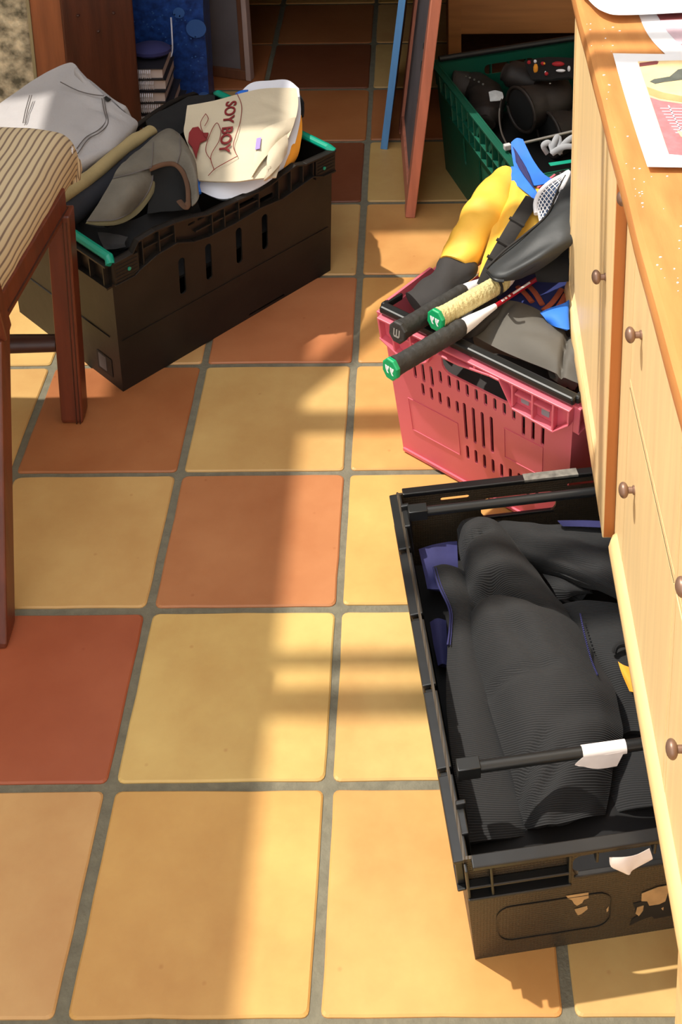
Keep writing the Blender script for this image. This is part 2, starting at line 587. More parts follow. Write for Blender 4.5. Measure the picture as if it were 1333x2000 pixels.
# ------------------------------------------------------------------ setting
T = 0.31
TC = {'y': c(200, 170, 108), 'o': c(197, 152, 90), 't': c(192, 156, 102), 'r': c(174, 114, 76), 'R': c(158, 82, 54),
      'n': c(158, 102, 62), 'b': c(118, 68, 46)}
TILES = {(-1, 0): 't', (0, 0): 'o', (1, 0): 'o', (2, 0): 'y', (-1, 1): 'R', (0, 1): 'y', (1, 1): 'y', (2, 1): 'o',
         (-1, 2): 't', (0, 2): 'r', (1, 2): 'o', (-2, 2): 'R', (-2, 3): 't', (-1, 3): 'n', (0, 3): 't', (1, 3): 'o',
         (-2, 4): 'y', (-1, 4): 't', (0, 4): 'r', (1, 4): 'o', (-1, 5): 't', (0, 5): 't', (1, 5): 'o', (2, 5): 't',
         (0, 6): 'b', (1, 6): 't', (0, 7): 'n', (1, 7): 'n', (0, 8): 'b', (1, 8): 't', (0, 9): 'n', (-1, 8): 'n',
         (-1, 9): 'n', (-1, 7): 't', (-1, -1): 'y', (0, -1): 'y', (1, -1): 'y', (2, -1): 'o'}

def make_floor():
    vs, fs, mis, cols = [], [], [], []
    def lp(cx, cy, hw, hh, r, z, seed):
        out = []
        for i, (sx, sy, g) in enumerate(((1, -1, -90), (1, 1, 0), (-1, 1, 90), (-1, -1, 180))):
            px, py = cx + sx * (hw - r), cy + sy * (hh - r)
            for q in range(4):
                a = math.radians(g + 30 * q)
                out.append((px + r * math.cos(a), py + r * math.sin(a)))
            nx, ny = ((1, -1), (1, 1), (-1, 1), (-1, -1))[(i + 1) % 4]
            ex, ey = cx + nx * (hw - r), cy + ny * (hh - r)
            a = math.radians(g + 90)
            ax, ay = px + r * math.cos(a), py + r * math.sin(a)
            bx, by = ex + r * math.cos(a), ey + r * math.sin(a)
            for q in range(1, 6):
                out.append((ax + (bx - ax) * q / 6, ay + (by - ay) * q / 6))
        res = []
        for x, y in out:
            n1 = noise.noise(Vector((x * 14, y * 14, seed)))
            n2 = noise.noise(Vector((x * 14, y * 14, seed + 9)))
            res.append((x + 0.0016 * n1, y + 0.0016 * n2, z))
        return res
    for i in range(-13, 11):
        for j in range(-13, 16):
            rnd = random.Random(i * 131 + j * 17)
            cx, cy = (i + 0.5) * T + rnd.uniform(-.001, .001), (j + 0.5) * T + rnd.uniform(-.001, .001)
            hw, hh = T / 2 - 0.0068 + rnd.uniform(-.0012, .0012), T / 2 - 0.0062 + rnd.uniform(-.0012, .0012)
            r = rnd.uniform(.006, .012)
            o = len(vs)
            a = lp(cx, cy, hw, hh, r, -0.006, i * 3.1 + j)
            b = lp(cx, cy, hw - 0.0005, hh - 0.0005, r, -0.002, i * 3.1 + j)
            d = lp(cx, cy, hw - 0.003, hh - 0.003, r, 0.0, i * 3.1 + j)
            n = len(a)
            vs.extend(a + b + d)
            key = TILES.get((i, j)) or rnd.choice('yottoynor')
            col = tuple(min(1, q * rnd.uniform(.95, 1.05)) for q in TC[key])
            for lo in (0, n):
                for q in range(n):
                    k = (q + 1) % n
                    fs.append((o + lo + q, o + lo + k, o + lo + n + k, o + lo + n + q))
                    mis.append(0)
                    cols.append(col)
            fs.append(tuple(o + 2 * n + q for q in range(n)))
            mis.append(0)
            cols.append(col)
    o = len(vs)
    x0, x1, y0, y1 = -13 * T, 11 * T, -13 * T, 16 * T
    vs.extend([(x0, y0, -0.0035), (x1, y0, -0.0035), (x1, y1, -0.0035), (x0, y1, -0.0035)])
    fs.append((o, o + 1, o + 2, o + 3))
    mis.append(1)
    cols.append((1, 1, 1))
    me = bpy.data.meshes.new('floor')
    me.from_pydata(vs, [], fs)
    me.materials.append(M['tile'])
    me.materials.append(M['grout'])
    at = me.color_attributes.new('tile_colour', 'FLOAT_COLOR', 'CORNER')
    for p, mi, cc in zip(me.polygons, mis, cols):
        p.material_index = mi
        for li in p.loop_indices:
            at.data[li].color = (*cc, 1)
    ob = bpy.data.objects.new('floor', me)
    COL.objects.link(ob)
    return struct(ob)

make_floor()

def wall(name, lo, hi, m):
    mb = MB()
    lo, hi = Vector(lo), Vector(hi)
    d = hi - lo
    mb.box(lo, (d.x, 0, 0), (0, d.y, 0), (0, 0, d.z))
    return struct(mb.build(name, m))

RH = 2.5
wall('wall_left', (-2.75, -4.03, 0), (-2.6, 4.6, RH), 'plaster')
wall('wall_right', (1.34, -4.03, 0), (1.49, 4.6, RH), 'plaster')
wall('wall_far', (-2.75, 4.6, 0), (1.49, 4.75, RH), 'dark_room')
wall('wall_stone', (-2.6, 2.1, 0), (-0.546, 2.42, RH), 'stone')
# unseen dark wall, added to block light so the far zone stays dim
wall('wall_light_block', (-0.546, 2.3, 0.60), (1.34, 2.62, RH), 'dark_room')

# unseen ceiling: roof-light holes and glazing bars laid out to shape the sun patches
def make_ceiling():
    mb = MB()
    P = Panel((-2.75, -4.03, RH), (1.49, -4.03, RH), (1.49, 4.75, RH), (-2.75, 4.75, RH))
    X, Y = (lambda x: x + 2.75), (lambda y: y + 4.03)
    def hole(x0, x1, y0, y1):
        return [(X(x0), Y(y0)), (X(x1), Y(y0)), (X(x1), Y(y1)), (X(x0), Y(y1))]
    main = [(X(-0.967), Y(-3.6)), (X(0.7), Y(-3.6)), (X(0.7), Y(2.058)), (X(-0.853), Y(2.058)), (X(-0.853), Y(1.836)), (X(-0.967), Y(1.836))]  # corner notch added to keep sun off the cream T-shirt
    P.plate(mb, P.full(), [main, hole(-2.3, -1.352, 0.956, 1.93)], 0.03)
    return struct(mb.build('ceiling', 'ceiling'))
make_ceiling()

def glazing(name, a, b, w):
    mb = MB()
    mb.bar(a, b, w, 0.03)
    return struct(mb.build(name, 'oak_side'))
SX, SY = -1.183, 0.336
for k, (y0, y1) in enumerate(((1.030, 1.092), (0.50, 0.533), (0.415, 0.468), (-0.55, -0.5), (-1.6, -1.55))):
    ym = (y0 + y1) / 2 + SY
    glazing('trim_%d' % (k + 1), (-0.967, ym, RH - 0.02), (0.7, ym, RH - 0.02), (y1 - y0))
glazing('trim_6', (0.215 + SX - 0.02, 1.140 + SY, RH - 0.02), (0.55 + SX, 1.609 + SY, RH - 0.02), 0.052)

# wooden post of the opening at the far left: pale face, dark face, metal strip
def make_post():
    mb = MB()
    mb.box((-0.546, 2.085, 0), (0.092, 0, 0), (0, 0.2, 0), (0, 0, RH), 0)
    o = struct(mb.build('trim_7', 'post', None, bevel=0.004))
    mb = MB()
    mb.box((-0.453, 2.06, 0), (0.172, 0.05, 0), (-0.05, 0.2, 0), (0, 0, RH), 0)
    q = struct(mb.build('trim_8', 'post_dark', None, bevel=0.005))
    mb = MB()
    mb.bar((-0.5405, 2.083, 0), (-0.5405, 2.083, RH), 0.008, 0.006, (0, 1, 0))
    mb.build('metal_strip', 'metal_strip', o)
    for z, x in ((0.42, 0.04), (0.415, 0.125), (0.37, 0.085)):
        mb = MB()
        mb.ball((-0.453 + x, 2.058 + x * 0.29, z), 0.0045, n=8)
        mb.build('screw_head', 'chair_dark', q)
make_post()

# ------------------------------------------------------------------ fitted cupboards on the right
def knob(parent, base, out=(-1, 0, 0), reach=0.0185):
    mb = MB()
    b, o = Vector(base), Vector(out)
    tip = b + o * reach
    mb.tube([b + o * -0.001, b + o * 0.0012, b + o * 0.002, b + o * (reach - 0.006)], [0.0058, 0.0058, 0.0042, 0.0042], 14)
    e = Vector((0, 0, 1))
    mb.ball(tip - o * 0.005, (0.0102, 0.0102, 0.0066), (o.cross(e).normalized(), e, o), 20)
    return mb.build('knob', 'brass', parent, True)

def framed_front(name, P, parent, t, b_near, b_far, b_top, b_bot, mats=('oak', 'oak_side')):
    """frame-and-panel front: a frame plate, its edges, and a fielded panel set back in it"""
    mb = MB()
    h = [(b_far, b_bot), (P.W - b_near, b_bot), (P.W - b_near, P.H - b_top), (b_far, P.H - b_top)]
    P.plate(mb, P.full(), [h], t)
    o = mb.build(name, mats[0], parent, bevel=0.003)
    mb = MB()
    # sloping moulding inside the frame
    m = 0.012
    a = [P.at(*q, 0.0) for q in h]
    inn = [(b_far + m, b_bot + m), (P.W - b_near - m, b_bot + m), (P.W - b_near - m, P.H - b_top - m), (b_far + m, P.H - b_top - m)]
    z = [P.at(*q, -0.005) for q in inn]
    mb.add(a + z, [(0, 1, 5, 4), (1, 2, 6, 5), (2, 3, 7, 6), (3, 0, 4, 7)])
    P.box(mb, inn[0][0] - 0.002, inn[1][0] + 0.002, inn[0][1] - 0.002, inn[2][1] + 0.002, -0.016, -0.005)
    mb.build('panel', mats[0], o)
    mb = MB()
    P.box(mb, P.W - 0.0004, P.W + 0.0006, 0.002, P.H - 0.002, -t + 0.001, -0.002)
    mb.build('end_grain', mats[1], o)
    return o

def lip(parent, x, y0, y1, z0, z1):
    """rounded bottom rail whose nose stands proud of the front"""
    mb = MB()
    prof = [(x + 0.035, z0), (x + 0.008, z0), (x + 0.001, z0 + 0.008), (x, z0 + 0.018), (x + 0.003, z0 + 0.03), (x + 0.010, z1 - 0.006), (x + 0.018, z1), (x + 0.035, z1)]
    rings = []
    for q, e in ((y0, 0.006), (y0 + 0.006, 0.0), (y1 - 0.014, 0.0), (y1 - 0.005, 0.004), (y1, 0.014)):
        rings.append([Vector((min(px + e, x + 0.035), q, pz)) for px, pz in prof])
    mb.loft(rings)
    return mb.build('bottom_rail', 'oak_light', parent, True, angle=50)

near = thing('cupboard', 'pale oak cupboard nearest the viewer, two drawers over two doors, above the black crate', 'cupboard', (0.95, 0.0, 0.0))
def make_near():
    mb = MB()
    mb.box((0.748, -0.36, 0.345), (0.58, 0, 0), (0, 0.806, 0), (0, 0, 0.617))
    mb.build('carcass', 'oak', near)
    mb = MB()
    P = Panel((0.725, 0.446, 0.305), (0.725, -0.36, 0.305), (0.725, -0.36, 0.962), (0.725, 0.446, 0.962))
    # s runs from the far end towards the viewer
    def hh(y0, y1, z0, z1):
        return [(0.446 - y1, z0 - 0.305), (0.446 - y0, z0 - 0.305), (0.446 - y0, z1 - 0.305), (0.446 - y1, z1 - 0.305)]
    holes = []
    for y0, y1 in ((0.045, 0.372), (-0.3, 0.03)):
        holes += [hh(y0, y1, 0.635, 0.93), hh(y0, y1, 0.333, 0.622)]
    P.plate(mb, P.full(), holes, 0.022)
    mb.build('face_frame', 'oak', near, bevel=0.0006)
    for y0, y1, ky in ((0.047, 0.370, 0.303), (-0.298, 0.028, -0.055)):
        for nm, z0, z1, kz in (('drawer', 0.6356, 0.9294, 0.755 if ky > 0 else 0.718), ('door', 0.3336, 0.6214, 0.517 if ky > 0 else 0.501)):
            Q = Panel((0.7244, y1 + .0014, z0), (0.7244, y0 - .0014, z0), (0.7244, y0 - .0014, z1), (0.7244, y1 + .0014, z1))
            mb = MB()
            Q.plate(mb, Q.full(), [], 0.02)
            o = mb.build(nm, 'oak', near, bevel=0.0012)
            knob(o, (0.7235, ky, kz))
    lip(near, 0.7130, -0.36, 0.437, 0.292, 0.334)
    for x, y in ((0.716, -0.152), (1.25, -0.152), (1.25, 0.39)):
        mb = MB()
        rings = []
        for z, a, dy in ((0.0, 0.03, -0.006), (0.12, 0.034, -0.003), (0.302, 0.042, 0.0)):
            rings.append([Vector((x + q * a, y + dy + r * a, z)) for q, r in ((0, 0), (1, 0), (1, 1), (0, 1))])
        mb.loft(rings)
        mb.build('leg', 'oak_light', near, bevel=0.004)
    knob(near, (0.7245, 0.415, 0.881))
make_near()

far = thing('cupboard', 'pale oak cupboard beyond, its wide panelled door standing proud beside the raspberry crate', 'cupboard', (0.95, 0.75, 0.0))
def make_far():
    mb = MB()
    mb.box((0.748, 0.452, 0.345), (0.58, 0, 0), (0, 0.59, 0), (0, 0, 0.617))
    mb.build('carcass', 'oak', far)
    P = Panel((0.7185, 1.022, 0.314), (0.708, 0.45, 0.300), (0.708, 0.45, 0.95), (0.7185, 1.022, 0.95))
    o = framed_front('door', P, far, 0.018, 0.098, 0.030, 0.05, 0.040)
    knob(o, (0.7095, 0.515, 0.695))
    mb = MB()
    prof = [(0, -.008), (0, .001), (.003, .005), (.010, .0075), (.020, .0065), (.029, .003), (.033, .0), (.033, -.008)]
    rings = []
    for sv, k, e in ((-.002, .2, .010), (.001, .75, .004), (.007, 1.0, 0), (.20, .8, 0), (.40, .35, 0), (.53, .05, 0)):
        rings.append([P.at(sv, e + h * (1 - e / .02), d * k if d > 0 else d) for h, d in prof])
    mb.loft(rings)
    mb.build('bottom_rail', 'oak_light', far, True, angle=60)
    for x, y in ((1.25, 0.5), (1.25, 0.98)):
        mb = MB()
        mb.box((x, y, 0), (0.04, 0, 0), (0, 0.04, 0), (0, 0, 0.346))
        mb.build('leg', 'oak_light', far, bevel=0.003)
make_far()

def make_worktop():
    mb = MB()
    prof = [(0.700, 0.963), (0.687, 0.965), (0.684, 0.972), (0.683, 0.985), (0.6855, 0.995), (0.692, 1.0), (1.33, 1.0), (1.33, 0.963)]
    ys = [-0.45 + i * 1.60 / 40 for i in range(41)]
    rings = [[Vector((px + (0.0015 * noise.noise(Vector((0, y * 6, 0))) + 0.010 * max(0, (y - 0.15)) if i < 6 else 0), y, pz)) for i, (px, pz) in enumerate(prof)] for y in ys]
    mb.loft(rings)
    o = mb.build('worktop', 'worktop', None, True, angle=35)
    tag(o, 'orange-brown wooden worktop running along the top of the oak cupboards', 'worktop')
make_worktop()

def paper_sheet(label, pts, th=0.0006, name='printed_photo', z=None):
    rows = pts
    mb = MB()
    sheet(mb, fine_grid(rows, 6), th)
    o = mb.build(name, 'paper', None, True)
    tag(o, label, 'paper', 'papers on the worktop')
    return o

def patch_on(parent, name, poly, z, m, th=0.0003):
    mb = MB()
    n = len(poly)
    v = [Vector((x, y, z)) for x, y in poly] + [Vector((x, y, z + th)) for x, y in poly]
    f = [tuple(reversed(range(n))), tuple(range(n, 2 * n))] + [(i, (i + 1) % n, n + (i + 1) % n, n + i) for i in range(n)]
    mb.add(v, f)
    return mb.build(name, m, parent)

# nearest sheet: a photograph with a wide white border
def make_papers():
    a = (0.7185, 0.585)
    z = 1.0035
    s = paper_sheet('white-bordered colour print nearest the viewer, lying on the worktop edge',
                    [[(0.7185, 0.584, z + .004), (0.80, 0.586, z + .001), (0.90, 0.590, z), (1.01, 0.592, z)],
                     [(0.7180, 0.480, z), (0.80, 0.482, z), (0.90, 0.486, z), (1.01, 0.488, z)],
                     [(0.7175, 0.375, z), (0.80, 0.377, z), (0.90, 0.380, z), (1.01, 0.382, z)],
                     [(0.7170, 0.276, z + .004), (0.80, 0.274, z + .003), (0.90, 0.278, z + .001), (1.01, 0.280, z)]])
    zz = 1.0052
    patch_on(s, 'picture', [(0.7495, 0.562), (0.97, 0.568), (0.97, 0.305), (0.7475, 0.292)], zz, 'ph_cream')
    patch_on(s, 'picture', [(0.7495, 0.545), (0.775, 0.552), (0.778, 0.560), (0.775, 0.562), (0.751, 0.556)], zz + .0004, 'ph_maroon')
    patch_on(s, 'picture', [(0.756, 0.50), (0.763, 0.507), (0.785, 0.514), (0.80, 0.535), (0.84, 0.55), (0.84, 0.515), (0.795, 0.503), (0.775, 0.498), (0.762, 0.493)], zz + .0004, 'ph_dark')
    patch_on(s, 'picture', [(0.7497, 0.485), (0.768, 0.468), (0.795, 0.455), (0.84, 0.45), (0.84, 0.435), (0.79, 0.44), (0.76, 0.452), (0.7493, 0.462)], zz + .0004, 'ph_tan')
    patch_on(s, 'picture', [(0.7490, 0.455), (0.762, 0.445), (0.80, 0.432), (0.97, 0.42), (0.97, 0.305), (0.80, 0.30), (0.7477, 0.294)], zz + .0003, 'ph_pink')
    patch_on(s, 'picture', [(0.768, 0.365), (0.79, 0.352), (0.84, 0.36), (0.84, 0.325), (0.80, 0.31), (0.775, 0.318), (0.785, 0.335), (0.770, 0.35)], zz + .0007, 'ph_cream')
    patch_on(s, 'picture', [(0.772, 0.345), (0.785, 0.335), (0.84, 0.345), (0.84, 0.305), (0.79, 0.298), (0.768, 0.30)], zz + .0005, 'ph_dark')
    for k in range(9):
        y = 0.425 - 0.008 * k
        patch_on(s, 'picture', [(0.757 + .001 * k, y), (0.84, y - 0.004), (0.84, y - 0.006), (0.757 + .001 * k, y - 0.002)], zz + .0006, 'ph_lilac')
    for k in range(4):
        x = 0.768 + .018 * k
        patch_on(s, 'picture', [(x, 0.432), (x + .002, 0.432), (x + .006, 0.36), (x + .004, 0.36)], zz + .0006, 'ph_lilac')
    # middle sheet, mostly hidden
    z2 = 1.0012
    m = paper_sheet('bordered print half hidden between the two other papers on the worktop',
                    [[(0.777, 0.735, z2), (0.86, 0.74, z2), (0.95, 0.745, z2), (1.05, 0.75, z2)],
                     [(0.779, 0.66, z2), (0.86, 0.66, z2), (0.95, 0.665, z2), (1.05, 0.67, z2)],
                     [(0.790, 0.60, z2 + .001), (0.86, 0.602, z2), (0.95, 0.604, z2), (1.05, 0.606, z2)],
                     [(0.806, 0.555, z2 + .0005), (0.87, 0.556, z2), (0.96, 0.558, z2), (1.05, 0.56, z2)]])
    patch_on(m, 'picture', [(0.803, 0.73), (0.95, 0.735), (0.95, 0.57), (0.838, 0.568), (0.818, 0.62), (0.808, 0.67)], z2 + .0006, 'ph_lilac')
    patch_on(m, 'picture', [(0.820, 0.622), (0.95, 0.63), (0.95, 0.57), (0.838, 0.569), (0.826, 0.598)], z2 + .0010, 'ph_pink')
    patch_on(m, 'picture', [(0.8035, 0.729), (0.95, 0.733), (0.95, 0.715), (0.805, 0.705)], z2 + .0010, 'ph_maroon')
    # far sheet with a raised, curling near edge
    f = paper_sheet('plain white sheet with a curled front edge at the far end of the worktop',
                    [[(0.700, 1.02, 1.004), (0.78, 1.02, 1.003), (0.88, 1.02, 1.003), (1.02, 1.02, 1.003)],
                     [(0.698, 0.90, 1.006), (0.78, 0.90, 1.004), (0.88, 0.90, 1.004), (1.02, 0.90, 1.004)],
                     [(0.697, 0.80, 1.010), (0.76, 0.79, 1.007), (0.86, 0.79, 1.006), (1.02, 0.79, 1.006)],
                     [(0.7005, 0.770, 1.016), (0.722, 0.712, 1.014), (0.775, 0.704, 1.012), (1.00, 0.735, 1.010)]], name='paper_sheet')
make_papers()

# ------------------------------------------------------------------ crates
def text_mesh(body, size, bold=0.0):
    cu = bpy.data.curves.new('text', 'FONT')
    cu.body = body
    cu.size = size
    cu.offset = bold
    cu.align_x = 'LEFT'
    o = bpy.data.objects.new('text', cu)
    COL.objects.link(o)
    bpy.context.view_layer.update()
    me = bpy.data.meshes.new_from_object(o.evaluated_get(bpy.context.evaluated_depsgraph_get()))
    v = [p.co.copy() for p in me.vertices]
    f = [list(p.vertices) for p in me.polygons]
    bpy.data.objects.remove(o)
    bpy.data.curves.remove(cu)
    bpy.data.meshes.remove(me)
    return v, f

# ---- brown-black crate on the left, with teal handles
C1U, C1V = Vector((0.6903, 0.7235, 0)), Vector((-0.7235, 0.6903, 0))
crate1 = thing('storage_crate', 'dark brown-black slotted crate with teal end bars beside the chair, holding folded clothes', 'crate', (-0.0935, 1.498, 0))
def make_crate1():
    fr, ri, ba, le, base = crate_panels((-0.0935, 1.498, 0), C1U, C1V, 0.587, 0.404, 0.31, 0.009)
    base_plate(base, 'base', 'blackpl', crate1)
    W = fr.W
    slots = [slot(a, a + .016, .150, .236) for a in (.158, .227, .309, .381)]
    top = [(W, .30), (W, .312), (.50, .316), (.47, .325), (.43, .318), (.40, .309), (.37, .307), (.31, .312), (.23, .314), (.19, .326), (.15, .333),
           (.10, .337), (.06, .333), (.045, .312), (0, .310)]
    for P, nm in ((fr, 'side_wall'), (ba, 'side_wall')):
        mb = MB()
        bot = [(0, 0), (.02, 0), (.03, .006), (.16, .006), (.17, 0), (.33, 0), (.34, .010), (.44, .010), (.45, 0), (.50, 0), (.505, .006), (.52, .006), (.525, 0), (P.W, 0)]
        hl = slots + ([slot(.315, .362, .281, .292), slot(.375, .415, .268, .280), slot(.188, .206, .301, .306, .002), slot(.212, .230, .302, .307, .002)])
        P.plate(mb, bot + top, hl, 0.004)
        # pressed ridge along the wall and a bulge near the foot
        P.box(mb, .01, W - .01, .118, .1195, -.001, .002)
        w = mb.build(nm, 'blackpl', crate1)
        # rim flange: top lip, wavy lower lip and ribs between
        mb = MB()
        lowp = [(0, .258), (.045, .258), (.06, .266), (.10, .279), (.15, .283), (.19, .266), (.23, .259), (.30, .259), (.37, .264), (.43, .259), (.48, .267), (.52, .274), (.55, .262), (W, .260)]
        for (a, b), (e, g) in zip(lowp, lowp[1:]):
            v = [P.at(a, b, 0), P.at(e, g, 0), P.at(e, g + .004, 0), P.at(a, b + .004, 0), P.at(a, b, .014), P.at(e, g, .014), P.at(e, g + .004, .014), P.at(a, b + .004, .014)]
            mb.add(v, [(0, 3, 2, 1), (4, 5, 6, 7), (0, 1, 5, 4), (1, 2, 6, 5), (2, 3, 7, 6), (3, 0, 4, 7)])
        tp = list(reversed(top[1:]))
        for (a, b), (e, g) in zip(tp, tp[1:]):
            v = [P.at(a, b - .004, -.004), P.at(e, g - .004, -.004), P.at(e, g, -.004), P.at(a, b, -.004), P.at(a, b - .004, .012), P.at(e, g - .004, .012), P.at(e, g, .012), P.at(a, b, .012)]
            mb.add(v, [(0, 3, 2, 1), (4, 5, 6, 7), (0, 1, 5, 4), (1, 2, 6, 5), (2, 3, 7, 6), (3, 0, 4, 7)])
        def yy(pp, s):
            for (a, b), (e, g) in zip(pp, pp[1:]):
                if a <= s <= e:
                    return b + (g - b) * (s - a) / max(e - a, 1e-6)
            return pp[-1][1]
        for s in (.068, .108, .146, .24, .272, .31, .365, .42, .455, .49, .52):
            P.box(mb, s, s + .003, yy(lowp, s) + .003, yy(tp, s) - .003, 0, .011)
        # solid corner blocks with fine grooves
        for s0, s1 in ((0, .058), (W - .058, W)):
            P.box(mb, s0, s1, .262, .3085, 0, .011)
            for q in range(5):
                P.box(mb, s0 + .004, s1 - .004, .268 + q * .008, .2695 + q * .008, .011, .0125)
        # middle ledge between the ribs
        P.box(mb, .20, .365, .283, .287, 0, .008)
        P.box(mb, .068, .146, .305, .308, 0, .008)
        mb.build('rim', 'blackpl', crate1, bevel=0.001)
        if P is fr:
            for s in (.034, .553):
                mb = MB()
                mb.tube([P.at(s, .283, .011), P.at(s, .283, .0135)], .0038, 10)
                mb.build('handle_pin', 'teal', crate1)
    for P in (le, ri):
        mb = MB()
        P.plate(mb, P.full(), [slot(P.W / 2 - .06, P.W / 2 + .06, .235, .262)], 0.004)
        P.box(mb, .03, P.W - .03, .118, .1195, -.001, .002)
        mb.build('end_wall', 'blackpl', crate1)
        mb = MB()
        P.box(mb, 0, P.W, .300, .304, 0, .013)
        P.box(mb, 0, P.W, .250, .254, 0, .013)
        for q in range(9):
            s = .01 + q * (P.W - .023) / 8
            P.box(mb, s, s + .003, .254, .300, 0, .011)
        mb.build('rim', 'blackpl', crate1)
        mb = MB()
        mb.tube([P.at(-.004, .306, .002), P.at(.008, .314, -.004), P.at(P.W - .008, .314, -.004), P.at(P.W + .004, .306, .002)], [(.010, .008)] * 4, 8)
        mb.build('end_bar', 'teal', crate1, bevel=0.001)
    mb = MB()
    le.plate(mb, slot(.318, .372, .018, .062, .002), [], .0006, d=.0012)
    lb = mb.build('label', 'label_black', crate1)
    mb = MB()
    le.plate(mb, slot(.325, .352, .024, .058, .002), [], .0006, d=.0018)
    mb.build('label_patch', 'stitch', lb)
make_crate1()

# ---- black crate in front of the cupboards
C3U, C3V = Vector((0.99, 0.142, 0)).normalized(), Vector((-0.142, 0.99, 0)).normalized()
C3P = Vector((0.492, 0.051, 0))
C3C = C3P + C3U * 0.2 + C3V * 0.304
H3 = 0.2
crate3 = thing('storage_crate', 'low black crate with two lift bars in the sunlight, filled with ribbed black clothes', 'crate', C3C)
def make_crate3():
    fr, ri, ba, le, base = crate_panels(C3C, C3U, C3V, 0.4, 0.608, H3, 0.019)
    base_plate(base, 'base', 'blackpl2', crate3)
    for P, front in ((fr, True), (ba, False)):
        mb = MB()
        hl = [slot(.136, .264, .140, .176, .012)]
        if not front:
            hl += [slot(.070, .118, .180, .187), slot(.282, .330, .180, .187)]
        P.plate(mb, P.full(), hl, 0.004)
        w = mb.build('end_wall', 'blackmesh', crate3)
        mb = MB()
        P.box(mb, .010, P.W - .010, H3 - .005, H3 + .002, -.005, .011)
        P.box(mb, .138, .262, .1365, .1408, -.0045, .003)
        P.box(mb, .0, .132, .160, .164, 0, .011)
        P.box(mb, .268, P.W, .160, .164, 0, .011)
        P.box(mb, .0, .132, .140, .144, 0, .013)
        P.box(mb, .268, P.W, .140, .144, 0, .013)
        for s in (.0, .03, .128, .162, .235, .268, .366, P.W - .004):
            lo = .142 if (s < .13 or s > .265) else .176
            P.box(mb, s, s + .004, lo, H3 - .004, 0, .011)
        mb.build('rim', 'blackpl2', crate3, bevel=0.0015)
        if front:
            mb = MB()
            lp = slot(.035, .190, -.0 + .030, .098, .02, 5)
            for a, b in zip(lp, lp[1:] + lp[:1]):
                if a[1] > .05 or b[1] > .03:
                    mb.bar(P.at(*a, .0006), P.at(*b, .0006), .0012, .0014, P.n)
            mb.build('moulded_outline', 'blackpl2', w)
            def torn(poly, m, d):
                mb = MB()
                P.plate(mb, poly, [], .0006, d=d)
                mb.build('torn_label', m, w)
            torn([(.128, .103), (.158, .103), (.1585, .092), (.152, .090), (.150, .084), (.143, .080), (.139, .085), (.136, .093), (.131, .097)], 'label', .0012)
            torn([(.140, .073), (.157, .076), (.158, .070), (.150, .062), (.145, .060), (.142, .067)], 'label', .0012)
            torn([(.184, .063), (.187, .068), (.187, .060), (.185, .057)], 'label', .0012)
            torn([(.221, .066), (.235, .068), (.245, .085), (.295, .092), (.300, .030), (.255, .028), (.250, .034), (.236, .030), (.220, .022), (.222, .034), (.230, .040), (.226, .050)], 'label_black', .0010)
            torn([(.231, .085), (.252, .093), (.270, .094), (.285, .098), (.283, .083), (.268, .080), (.266, .062), (.258, .058), (.244, .058), (.240, .068), (.232, .070)], 'label', .0018)
            torn([(.227, .058), (.236, .060), (.236, .050), (.231, .040), (.226, .046)], 'label', .0018)
            torn([(.262, .048), (.265, .050), (.265, .044)], 'label', .0018)
            mb = MB()
            g = fine_grid([[P.at(.178, .188, .013), P.at(.195, .190, .016), P.at(.212, .190, .015), P.at(.228, .194, .013)],
                           [P.at(.180, .176, .016), P.at(.195, .176, .019), P.at(.212, .178, .015), P.at(.232, .181, .016)],
                           [P.at(.196, .162, .015), P.at(.203, .158, .018), P.at(.208, .163, .016), P.at(.232, .176, .015)]], 4, .002, 3)
            sheet(mb, g, .0006)
            mb.build('torn_label', 'label_white', w, True)
        else:
            mb = MB()
            P.box(mb, .100, .19, H3 - .001, H3 + .0026, -.0055, .0115)
            mb.build('torn_label', 'scuffed', w)
    for P in (le, ri):
        mb = MB()
        hl = [slot(.04 + .083 * q, .085 + .083 * q, .150, .175, .004) for q in (0, 1, 2, 4, 5)]
        P.plate(mb, P.full(), hl, 0.004)
        mb.build('side_wall', 'blackmesh', crate3)
        mb = MB()
        n = 5
        edges = [.0, .115, .125, .24, .25, .36, .37, .485, .495, P.W]
        for a, b in zip(edges[::2], edges[1::2]):
            P.box(mb, a, b, H3 - .005, H3 + .001, -.007, .012)
        for a, b in zip(edges[1::2], edges[2::2]):
            P.box(mb, a, b, H3 - .012, H3 - .006, -.004, .009)
        P.box(mb, 0, P.W, .142, .146, 0, .011)
        for q in range(14):
            s = .006 + q * (P.W - .016) / 13
            P.box(mb, s, s + .003, .146, H3 - .005, 0, .010)
        mb.build('rim', 'blackpl2', crate3, bevel=0.0015)
        for s in (.03, P.W - .075):
            mb = MB()
            P.box(mb, s, s + .045, H3 - .055, H3 + .004, -.013, -.004)
            P.box(mb, s + .006, s + .012, H3 - .05, H3 + .012, -.016, -.003)
            mb.build('bar_bracket', 'blackpl2', crate3, bevel=0.0015)
    def bale(v, z, name):
        a = C3C - C3U * 0.184 + C3V * v + Vector((0, 0, z))
        b = C3C + C3U * 0.184 + C3V * v + Vector((0, 0, z))
        mb = MB()
        mb.tube([a, b], .0075, 12, up=(0, 0, 1))
        for q, sg in ((a, 1), (b, -1)):
            mb.bar(q - C3U * .004 * sg, q + C3U * .026 * sg, .018, .018)
        return mb.build('lift_bar', 'blackbar', crate3, True, bevel=0.001), a, b
    f1, a, b = bale(0.252, H3 + .006, 'far')
    n1, a, b = bale(-0.192, H3 + .006, 'near')
    t = (b - a).normalized()
    mb = MB()
    s = a + t * 0.160
    mb.tube([s, s + t * 0.058], .0085, 14)
